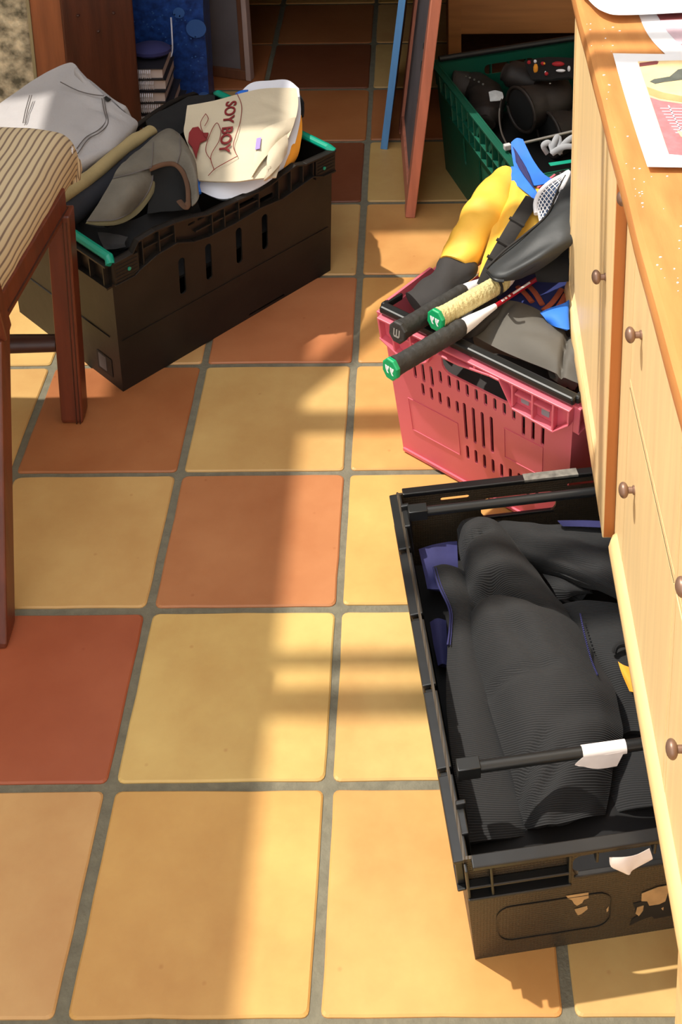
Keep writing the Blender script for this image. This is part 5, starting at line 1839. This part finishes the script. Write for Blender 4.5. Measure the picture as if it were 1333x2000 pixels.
def make_pink_rest():
    o = cloth('folded_garment', [
        [(0.5756, 0.9795, 0.3120), (0.6041, 0.9910, 0.3220), (0.6353, 0.9756, 0.3260), (0.6670, 0.9479, 0.3260), (0.7013, 0.9085, 0.3190), (0.7240, 0.9001, 0.3090)],
        [(0.5606, 0.9551, 0.3080), (0.6009, 0.9425, 0.3220), (0.6357, 0.9220, 0.3300), (0.6692, 0.8939, 0.3300), (0.6983, 0.8633, 0.3240), (0.7155, 0.8301, 0.3300)],
        [(0.5504, 0.9340, 0.3020), (0.5944, 0.9096, 0.3140), (0.6323, 0.8782, 0.3220), (0.6652, 0.8497, 0.3220), (0.6932, 0.8298, 0.3160), (0.7146, 0.8170, 0.3090)],
        [(0.5407, 0.9195, 0.3020), (0.5839, 0.8830, 0.3000), (0.6259, 0.8492, 0.3020), (0.6630, 0.8216, 0.3040), (0.6912, 0.7999, 0.3040), (0.7119, 0.7915, 0.3000)]],
        'neoprene', None, .03, 8, .002, 4, 14, [
        ((0.7100, 0.9211, 0.3150), (0.6840, 0.8051, 0.3000), .012, .004), ((0.5677, 0.9155, 0.3100), (0.6125, 0.9786, 0.3220), .006, .007),
        ((0.6080, 0.9130, 0.3220), (0.6726, 0.8823, 0.3280), .004, .012)])
    tag(o, 'smooth grey garment bulging over the front bar of the raspberry crate', 'clothing')
    o = cloth('folded_garment', [
        [(0.5194, 0.9588, 0.3220), (0.5426, 0.9651, 0.3280), (0.5771, 0.9739, 0.3300), (0.5988, 0.9823, 0.3260)],
        [(0.5186, 0.9354, 0.3120), (0.5411, 0.9285, 0.3200), (0.5641, 0.9357, 0.3220), (0.5851, 0.9530, 0.3200)],
        [(0.5136, 0.9226, 0.3000), (0.5340, 0.9097, 0.3040), (0.5497, 0.9183, 0.3060), (0.5642, 0.9356, 0.3060)]], 'charcoal', None, .02, 6, .004, 6, 20)
    tag(o, 'charcoal folded garment under the nearest racket grip', 'clothing')
    o = cloth('striped_garment', [
        [(0.5805, 1.0673, 0.3000), (0.6191, 1.0735, 0.3120), (0.6675, 1.0803, 0.3180), (0.7190, 1.0683, 0.3200), (0.7257, 1.0593, 0.3150)],
        [(0.5880, 1.0323, 0.3020), (0.6247, 1.0195, 0.3160), (0.6662, 1.0118, 0.3220), (0.7119, 1.0017, 0.3220), (0.7184, 0.9918, 0.3180)],
        [(0.6059, 1.0160, 0.3000), (0.6407, 0.9833, 0.3140), (0.6749, 0.9532, 0.3200), (0.7074, 0.9317, 0.3180), (0.7117, 0.9279, 0.3100)]], 'stripenavy', None, .02, 6, .003, 3, 18)
    tag(o, 'navy garment with rust stripes behind the grey one', 'clothing')
    for px in ([(0.6279, 1.0382, 0.3195), (0.6409, 1.0114, 0.3215), (0.6504, 0.9893, 0.3205)], [(0.6452, 1.0423, 0.3220), (0.6576, 1.0101, 0.3255), (0.6676, 0.9757, 0.3245)],
               [(0.6678, 0.9569, 0.3260), (0.6863, 0.9788, 0.3275), (0.7073, 1.0210, 0.3250)], [(0.6834, 0.9484, 0.3255), (0.6985, 0.9709, 0.3265), (0.7132, 1.0052, 0.3250)]):
        mb = MB()
        pl = smooth_line(px, 5)
        mb.tube(pl, [(.0055, .0025)] * len(pl), 8)
        mb.build('stripe', 'rust', o, True)
    o = cloth('folded_garment', [
        [(0.6601, 0.9340, 0.3360), (0.6805, 0.9404, 0.3440), (0.7062, 0.9522, 0.3460), (0.7154, 0.9682, 0.3400)],
        [(0.6681, 0.9219, 0.3340), (0.6853, 0.9150, 0.3430), (0.7056, 0.9207, 0.3450), (0.7116, 0.9336, 0.3400)],
        [(0.6751, 0.9182, 0.3260), (0.6892, 0.8981, 0.3320), (0.7045, 0.8907, 0.3330), (0.7086, 0.9033, 0.3280)]], 'blue', None, .012, 6, .003, 5, 20)
    tag(o, 'bright blue fold of cloth tucked between the grey garment and the cupboard', 'clothing')
    o = cloth('folded_garment', [
        [(0.6517, 1.0191, 0.3920), (0.6853, 1.0306, 0.3980), (0.7215, 1.0468, 0.4000), (0.7234, 1.0545, 0.3950)],
        [(0.6547, 0.9968, 0.3800), (0.6869, 0.9968, 0.3850), (0.7149, 0.9998, 0.3880), (0.7182, 1.0043, 0.3850)],
        [(0.6595, 0.9945, 0.3600), (0.6877, 0.9822, 0.3660), (0.7134, 0.9820, 0.3680), (0.7167, 0.9863, 0.3650)]], 'blackcloth', None, .02, 6, .003, 9, 18)
    tag(o, 'black garment under the lower edge of the vinyl racket cover', 'clothing')
    # straps at the back of the crate
    t = thing('strap_bundle', 'tangled grey webbing straps beside the blue collar', 'straps', (0.7462, 1.4902, 0.3400))
    for k, px in enumerate(([(0.7234, 1.4818, 0.3450), (0.7146, 1.4846, 0.3620), (0.7286, 1.4941, 0.3640), (0.7359, 1.4762, 0.3480)],
                            [(0.7341, 1.4798, 0.3460), (0.7396, 1.4947, 0.3660), (0.7500, 1.5110, 0.3680), (0.7490, 1.4759, 0.3480)],
                            [(0.7312, 1.4727, 0.3500), (0.7528, 1.4736, 0.3640), (0.7729, 1.4776, 0.3640), (0.7999, 1.4826, 0.3560)],
                            [(0.7443, 1.4725, 0.3500), (0.7608, 1.4876, 0.3660), (0.7799, 1.5031, 0.3720), (0.8039, 1.5198, 0.3700)])):
        mb = MB()
        pl = smooth_line(px, 6)
        mb.tube(pl, [(.0065, .0025)] * len(pl), 8, up=(.3, -.6, .7))
        mb.build('strap', 'strap', t, True)
    o = cloth('plastic_folder', [
        [(0.7232, 1.4551, 0.3380), (0.7541, 1.4596, 0.3400), (0.7991, 1.4717, 0.3400)],
        [(0.7267, 1.4457, 0.3360), (0.7553, 1.4502, 0.3380), (0.7980, 1.4622, 0.3380)]], 'teal', None, .004, 4, 0, 1)
    tag(o, 'thin teal strip under the grey straps at the back of the raspberry crate', 'strip')
make_pink_rest()

# ------------------------------------------------------------------ things in the green crate
fill('dark_garment', 'dark garment under the boots in the green crate', 'clothing', C4C, C4U, C4V, .56, .36, .16, 'darkleather', .02, 6)

def boot(label, open_c, ax, foot, toe, seed):
    t = thing('leather_boot', label, 'boot', open_c, 'boots in the green crate')
    a, b, cc, e = Vector(open_c), Vector(ax), Vector(foot), Vector(toe)
    pts = smooth_line([a, a.lerp(b, .5), b, cc, cc.lerp(e, .55), e], 5)
    n = len(pts)
    rad = []
    for i in range(n):
        q = i / (n - 1)
        r = .064 - .018 * math.sin(q * 3.1) if q < .55 else .050 - .012 * (q - .55) / .45
        if q > .93:
            r *= .72
        rad.append((r, r * (.92 if q < .5 else .8)))
    mb = MB()
    mb.tube(pts, rad, 22, wob=.005, seed=seed)
    o = mb.build('upper', 'leather', t, True, angle=75)
    d = (pts[1] - pts[0]).normalized()
    mb = MB()
    mb.tube([pts[0] - d * .002, pts[0] - d * .001], [(.050, .046), (.052, .048)], 20)
    mb.build('opening', 'darkleather', o, True)
    s = d.cross(Vector((0, 0, 1))).normalized()
    u = s.cross(d).normalized()
    mb = MB()
    mb.tube([pts[0] - d * .003 + s * .060 * math.cos(2 * math.pi * k / 24) + u * .055 * math.sin(2 * math.pi * k / 24) for k in range(25)], .004, 8)
    mb.build('cuff_binding', 'leather', o, True)
    mb = MB()
    for k in range(5):
        p = pts[n * 2 // 5 + k]
        mb.ball(p + Vector((-.02 + .004 * k, -.02, .040)), .003, n=8)
    mb.build('eyelet', 'steel', t, True)
    return t

boot('brown leather boot lying with its dark opening towards the viewer in the green crate', (0.6966, 1.8411, 0.2620), (0.7774, 1.8870, 0.2620), (0.7722, 1.9656, 0.2640), (0.6642, 2.0141, 0.2780), 1)
boot('brown leather boot half hidden lower in the green crate, near the lift bar', (0.7618, 1.8045, 0.2150), (0.8262, 1.8335, 0.2150), (0.8632, 1.8846, 0.2150), (0.8186, 1.9349, 0.2100), 5)
boot('darker brown leather boot against the near side of the green crate', (0.5468, 2.0625, 0.2150), (0.5886, 2.0558, 0.2150), (0.6185, 1.9983, 0.2150), (0.6102, 1.8825, 0.2050), 8)

def make_green_rest():
    mb = MB()
    g = fine_grid([[(0.6135, 1.7907, 0.3350), (0.6294, 1.7950, 0.3380), (0.6460, 1.7900, 0.3350)],
                   [(0.6150, 1.7744, 0.3300), (0.6281, 1.7715, 0.3340), (0.6474, 1.7736, 0.3300)],
                   [(0.6157, 1.7634, 0.3250), (0.6298, 1.7598, 0.3280), (0.6422, 1.7660, 0.3260)]], 5, .002, 2, 30)
    sheet(mb, g, .006)
    o = mb.build('fleece_tab', 'lightgrey', None, True)
    tag(o, 'pale grey fleecy tab hanging on the boot with the open top', 'tab')
    mb = MB()
    mb.tube(smooth_line([(0.6426, 1.7725, 0.3280), (0.6350, 1.7232, 0.3100), (0.6354, 1.6519, 0.3050), (0.6447, 1.5812, 0.3090)], 6), .0022, 8)
    mb.build('cord', 'leather', o, True)
    t = cloth('toy_pile', [  # dark cloth with coloured blobs, standing in for small toy figures
        [(0.7121, 1.9740, 0.3280), (0.7509, 1.9822, 0.3320), (0.7953, 1.9812, 0.3320), (0.8398, 1.9797, 0.3280)],
        [(0.7146, 1.9252, 0.3280), (0.7517, 1.9205, 0.3340), (0.7952, 1.9174, 0.3350), (0.8369, 1.9211, 0.3300)],
        [(0.7236, 1.8813, 0.3220), (0.7530, 1.8646, 0.3300), (0.7944, 1.8719, 0.3300), (0.8348, 1.8790, 0.3260)]], 'darkleather', None, .012, 6, .003, 3, 24)
    tag(t, 'small red, yellow and white toys on a dark cloth behind the boots', 'toys')
    def toy_blob(m, a, r):
        mb = MB()
        mb.ball(a, r, n=10)
        mb.build('toy_blob', m, t, True)
    toy_blob('red', (0.7218, 1.9529, 0.3325), (.005, .004, .006))
    toy_blob('orange', (0.7342, 1.9071, 0.3380), (.006, .005, .014))
    toy_blob('white', (0.7365, 1.9489, 0.3370), (.004, .003, .005))
    toy_blob('red', (0.7538, 1.9309, 0.3400), (.006, .004, .005))
    toy_blob('orange', (0.7567, 1.9225, 0.3440), (.0025, .003, .003))
    toy_blob('red', (0.7576, 1.8766, 0.3390), (.005, .004, .005))
    toy_blob('white', (0.7555, 1.8809, 0.3410), (.002, .003, .003))
    toy_blob('red', (0.7910, 1.9271, 0.3400), (.016, .008, .006))
    toy_blob('white', (0.7936, 1.8904, 0.3400), (.012, .004, .004))
    toy_blob('white', (0.8148, 1.9031, 0.3390), (.004, .004, .008))
make_green_rest()

# ------------------------------------------------------------------ things in the black crate
fill('dark_garment', 'plain black garment lying lowest in the black crate, under the ribbed clothes', 'clothing', C3C, C3U, C3V, .35, .555, .105, 'blackcloth', .02, 11)

def make_blacks():
    o = cloth('ribbed_garment', [
        [(0.5012, 0.6121, 0.1650), (0.5118, 0.6133, 0.1820), (0.5360, 0.6087, 0.1900), (0.5625, 0.6041, 0.1860), (0.5765, 0.6060, 0.1680)],
        [(0.5011, 0.5844, 0.1500), (0.5220, 0.5623, 0.1860), (0.5496, 0.5598, 0.1960), (0.5855, 0.5616, 0.1860), (0.6097, 0.5626, 0.1600)],
        [(0.5090, 0.5333, 0.1500), (0.5316, 0.5115, 0.1880), (0.5700, 0.5076, 0.2040), (0.6085, 0.5046, 0.1940), (0.6362, 0.5050, 0.1640)],
        [(0.5102, 0.5008, 0.1480), (0.5359, 0.4864, 0.1720), (0.5762, 0.4818, 0.1840), (0.6184, 0.4815, 0.1800), (0.6504, 0.4760, 0.1600)],
        [(0.5122, 0.4702, 0.1450), (0.5401, 0.4500, 0.1800), (0.5847, 0.4414, 0.1960), (0.6334, 0.4393, 0.1900), (0.6663, 0.4401, 0.1650)],
        [(0.5216, 0.4044, 0.1420), (0.5550, 0.3819, 0.1800), (0.6086, 0.3714, 0.2000), (0.6597, 0.3722, 0.1940), (0.6943, 0.3799, 0.1620)],
        [(0.5312, 0.3416, 0.1400), (0.5691, 0.3198, 0.1780), (0.6245, 0.3094, 0.2000), (0.6746, 0.3145, 0.1920), (0.7106, 0.3222, 0.1600)],
        [(0.5456, 0.2772, 0.1350), (0.5855, 0.2570, 0.1720), (0.6396, 0.2511, 0.1900), (0.6854, 0.2592, 0.1820), (0.7158, 0.2669, 0.1500)],
        [(0.5624, 0.2147, 0.1280), (0.5946, 0.1990, 0.1560), (0.6346, 0.1986, 0.1650), (0.6727, 0.2077, 0.1580), (0.6959, 0.2190, 0.1350)],
        [(0.5773, 0.1591, 0.1100), (0.5973, 0.1492, 0.1280), (0.6237, 0.1513, 0.1340), (0.6578, 0.1612, 0.1280), (0.6814, 0.1763, 0.1120)]],
        'ribblack', None, .035, 9, .006, 3, 11, [
        ((0.4978, 0.4746, 0.1650), (0.5497, 0.4877, 0.1900), .020, .011), ((0.5497, 0.4877, 0.1900), (0.6193, 0.4490, 0.1850), .018, .010),
        ((0.6193, 0.4490, 0.1850), (0.6620, 0.4444, 0.1750), .012, .012), ((0.5205, 0.4319, 0.1750), (0.6084, 0.4103, 0.1900), -.008, .016),
        ((0.5582, 0.4359, 0.1800), (0.6153, 0.3244, 0.2000), .010, .013), ((0.5377, 0.3296, 0.1600), (0.6335, 0.3288, 0.1950), .007, .007),
        ((0.5636, 0.1842, 0.1300), (0.6076, 0.2351, 0.1750), .012, .010), ((0.5857, 0.1668, 0.1250), (0.6292, 0.2101, 0.1600), .010, .009),
        ((0.5061, 0.5636, 0.1700), (0.5509, 0.5840, 0.1900), .010, .006), ((0.6175, 0.1544, 0.1300), (0.6818, 0.1912, 0.1200), .008, .010),
        ((0.6192, 0.2528, 0.1900), (0.6912, 0.2765, 0.1800), .008, .016)])
    tag(o, 'long ribbed black garment rolled lengthwise down the middle of the black crate', 'clothing')
    mb = MB()
    pl = smooth_line([(0.6786, 0.4423, 0.1655), (0.6788, 0.3896, 0.1800), (0.6835, 0.3546, 0.1755), (0.6883, 0.3204, 0.1835)], 12)
    for i in range(0, len(pl) - 1, 1):
        a, b = pl[i], pl[i + 1]
        mb.tube([a + Vector((0, 0, .003)), a.lerp(b, .6) + Vector((0, 0, .003))], .0013, 6)
    mb.build('stitching', 'navy', o, True)
    o = cloth('ribbed_garment', [
        [(0.5527, 0.6171, 0.1760), (0.5968, 0.6080, 0.1840), (0.6527, 0.6009, 0.1860), (0.7090, 0.5982, 0.1840), (0.7611, 0.5955, 0.1800)],
        [(0.5870, 0.5825, 0.1760), (0.6333, 0.5642, 0.1880), (0.6795, 0.5523, 0.1920), (0.7219, 0.5436, 0.1900), (0.7602, 0.5352, 0.1850)],
        [(0.6097, 0.5626, 0.1600), (0.6464, 0.5335, 0.1780), (0.6823, 0.5059, 0.1880), (0.7176, 0.4811, 0.1900), (0.7532, 0.4618, 0.1850)],
        [(0.6259, 0.5614, 0.1380), (0.6628, 0.5347, 0.1500), (0.6980, 0.5016, 0.1600), (0.7292, 0.4751, 0.1640), (0.7608, 0.4560, 0.1620)]],
        'ribblack', None, .02, 8, .005, 5, 12, [
        ((0.5947, 0.5782, 0.1800), (0.7054, 0.5056, 0.1900), .012, .009), ((0.6360, 0.5936, 0.1850), (0.7508, 0.5526, 0.1880), .008, .012)])
    tag(o, 'ribbed black garment folded across the far right corner of the black crate', 'clothing')
    o = cloth('ribbed_garment', [
        [(0.6315, 0.5370, 0.1500), (0.6573, 0.5207, 0.1580), (0.6758, 0.5106, 0.1580), (0.6911, 0.5067, 0.1500)],
        [(0.6444, 0.5072, 0.1500), (0.6622, 0.4931, 0.1620), (0.6779, 0.4950, 0.1600), (0.6983, 0.5018, 0.1500)],
        [(0.6513, 0.4956, 0.1400), (0.6657, 0.4876, 0.1500), (0.6820, 0.4951, 0.1500), (0.7066, 0.5047, 0.1420)]], 'ribblack', None, .02, 6, .002, 7, 14)
    tag(o, 'small folded end of ribbed black cloth tucked in the middle right of the black crate', 'clothing')
    o = cloth('ribbed_garment', [
        [(0.6422, 0.4832, 0.1450), (0.6802, 0.4806, 0.1550), (0.7176, 0.4735, 0.1580), (0.7621, 0.4628, 0.1550)],
        [(0.6604, 0.4363, 0.1450), (0.6896, 0.4311, 0.1550), (0.7223, 0.4234, 0.1580), (0.7618, 0.4123, 0.1550)],
        [(0.6837, 0.3785, 0.1400), (0.7087, 0.3759, 0.1520), (0.7303, 0.3739, 0.1540), (0.7625, 0.3686, 0.1500)],
        [(0.7031, 0.3282, 0.1300), (0.7209, 0.3293, 0.1380), (0.7355, 0.3315, 0.1400), (0.7675, 0.3289, 0.1380)],
        [(0.7114, 0.2823, 0.1180), (0.7239, 0.2867, 0.1220), (0.7368, 0.2888, 0.1240), (0.7721, 0.2880, 0.1200)]], 'ribblack', None, .025, 8, .007, 2, 12)
    tag(o, 'ribbed black garment spread under the cupboard side of the black crate', 'clothing')
    o = cloth('ribbed_garment', [
        [(0.4627, 0.5509, 0.1500), (0.4802, 0.5486, 0.1580), (0.4991, 0.5454, 0.1550), (0.5136, 0.5503, 0.1400)],
        [(0.4700, 0.5138, 0.1500), (0.4887, 0.5086, 0.1600), (0.5080, 0.5055, 0.1550), (0.5277, 0.5085, 0.1400)],
        [(0.4862, 0.4742, 0.1460), (0.4991, 0.4682, 0.1540), (0.5180, 0.4626, 0.1480), (0.5373, 0.4656, 0.1300)],
        [(0.4817, 0.4155, 0.1400), (0.5008, 0.4043, 0.1500), (0.5230, 0.4025, 0.1440), (0.5456, 0.4066, 0.1250)],
        [(0.4783, 0.3367, 0.1320), (0.5017, 0.3260, 0.1420), (0.5302, 0.3211, 0.1380), (0.5593, 0.3259, 0.1200)],
        [(0.4833, 0.2577, 0.1220), (0.5093, 0.2461, 0.1320), (0.5402, 0.2431, 0.1280), (0.5717, 0.2475, 0.1150)],
        [(0.4937, 0.1918, 0.1120), (0.5201, 0.1823, 0.1220), (0.5502, 0.1823, 0.1200), (0.5810, 0.1892, 0.1100)],
        [(0.5041, 0.1488, 0.1000), (0.5284, 0.1475, 0.1060), (0.5549, 0.1500, 0.1060), (0.5821, 0.1585, 0.1000)]], 'ribblack', None, .025, 7, .004, 8, 10)
    tag(o, 'flat ribbed black garment with a zip along the left side of the black crate', 'clothing')
    mb = MB()
    mb.tube(smooth_line([(0.4635, 0.5478, 0.1530), (0.4715, 0.5108, 0.1530), (0.4861, 0.4703, 0.1500), (0.4861, 0.4411, 0.1465), (0.4823, 0.4118, 0.1440)], 8), .0016, 8)
    mb.tube(smooth_line([(0.4675, 0.5457, 0.1550), (0.4754, 0.5078, 0.1560), (0.4891, 0.4674, 0.1530), (0.4891, 0.4387, 0.1490), (0.4860, 0.4094, 0.1465)], 8), .0009, 8)
    mb.build('zip', 'navy', o, True)
    o = cloth('ribbed_garment', [
        [(0.6947, 0.2618, 0.1150), (0.7154, 0.2619, 0.1220), (0.7394, 0.2600, 0.1240), (0.7743, 0.2600, 0.1200)],
        [(0.6915, 0.2208, 0.1100), (0.7129, 0.2201, 0.1180), (0.7367, 0.2198, 0.1200), (0.7742, 0.2196, 0.1180)],
        [(0.6882, 0.1842, 0.1000), (0.7118, 0.1864, 0.1060), (0.7370, 0.1889, 0.1080), (0.7734, 0.1930, 0.1060)]], 'ribblack', None, .02, 6, .002, 4, 12)
    tag(o, 'ribbed black garment in the near right corner of the black crate under the lift bar', 'clothing')
    o = cloth('folded_garment', [
        [(0.4407, 0.5882, 0.1500), (0.4666, 0.5922, 0.1560), (0.5017, 0.6023, 0.1500)],
        [(0.4453, 0.5643, 0.1450), (0.4701, 0.5640, 0.1500), (0.5022, 0.5678, 0.1460)],
        [(0.4536, 0.5290, 0.1300), (0.4748, 0.5228, 0.1360), (0.5011, 0.5344, 0.1340)]], 'navy', None, .02, 6, .004, 4, 18)
    tag(o, 'navy blue fold of cloth in the far left corner of the black crate', 'clothing')
    o = cloth('folded_garment', [
        [(0.4568, 0.4779, 0.1180), (0.4685, 0.4786, 0.1240), (0.4816, 0.4785, 0.1200)],
        [(0.4610, 0.4464, 0.1120), (0.4716, 0.4452, 0.1180), (0.4823, 0.4471, 0.1140)],
        [(0.4680, 0.4169, 0.1000), (0.4755, 0.4149, 0.1060), (0.4830, 0.4149, 0.1020)]], 'navy', None, .02, 5, .003, 6, 18)
    tag(o, 'small navy fold of cloth beside the zip, against the side of the black crate', 'clothing')
    o = cloth('folded_garment', [
        [(0.6600, 0.5944, 0.1960), (0.6998, 0.5918, 0.2000), (0.7640, 0.5911, 0.1960)],
        [(0.6677, 0.5901, 0.1900), (0.7070, 0.5843, 0.1940), (0.7673, 0.5847, 0.1900)]], 'navy', None, .012, 5, .001, 3)
    tag(o, 'navy strip of cloth along the far right edge of the black crate', 'clothing')
    o = cloth('folded_garment', [
        [(0.7230, 0.3612, 0.1660), (0.7316, 0.3516, 0.1690), (0.7580, 0.3439, 0.1660)],
        [(0.7256, 0.3392, 0.1660), (0.7331, 0.3322, 0.1700), (0.7570, 0.3289, 0.1660)],
        [(0.7328, 0.3179, 0.1600), (0.7393, 0.3145, 0.1620), (0.7589, 0.3128, 0.1600)]], 'orange', None, .015, 5, .001, 3)
    tag(o, 'orange-yellow bit of cloth showing beside the cupboard edge in the black crate', 'clothing')
    mb = MB()
    mb.tube(smooth_line([(0.7197, 0.3787, 0.1630), (0.7245, 0.3835, 0.1700), (0.7368, 0.3869, 0.1700), (0.7571, 0.3844, 0.1650)], 5), .004, 8)
    o = mb.build('cord', 'blackcloth', None, True)
    tag(o, 'thick black cord curling out beside the orange-yellow cloth', 'cord')
make_blacks()

def make_crumbs():
    rnd = random.Random(12)
    mb = MB()
    for k in range(70):
        x = 0.694 + abs(rnd.gauss(0, .03))
        y = rnd.uniform(-0.05, 0.75)
        if (0.71 < x and 0.27 < y < 0.60) or (x > .77 and y > .55) or y > .70 or x > .80:
            continue
        r = rnd.uniform(.0005, .0013)
        mb.ball((x, y, 1.0004), (r * rnd.uniform(.8, 1.8), r, r * .7), n=6)
    o = mb.build('crumbs', 'paper', None)
    o['kind'] = 'stuff'
    tag(o, 'tiny pale crumbs scattered along the front edge of the wooden worktop', 'crumbs')
make_crumbs()
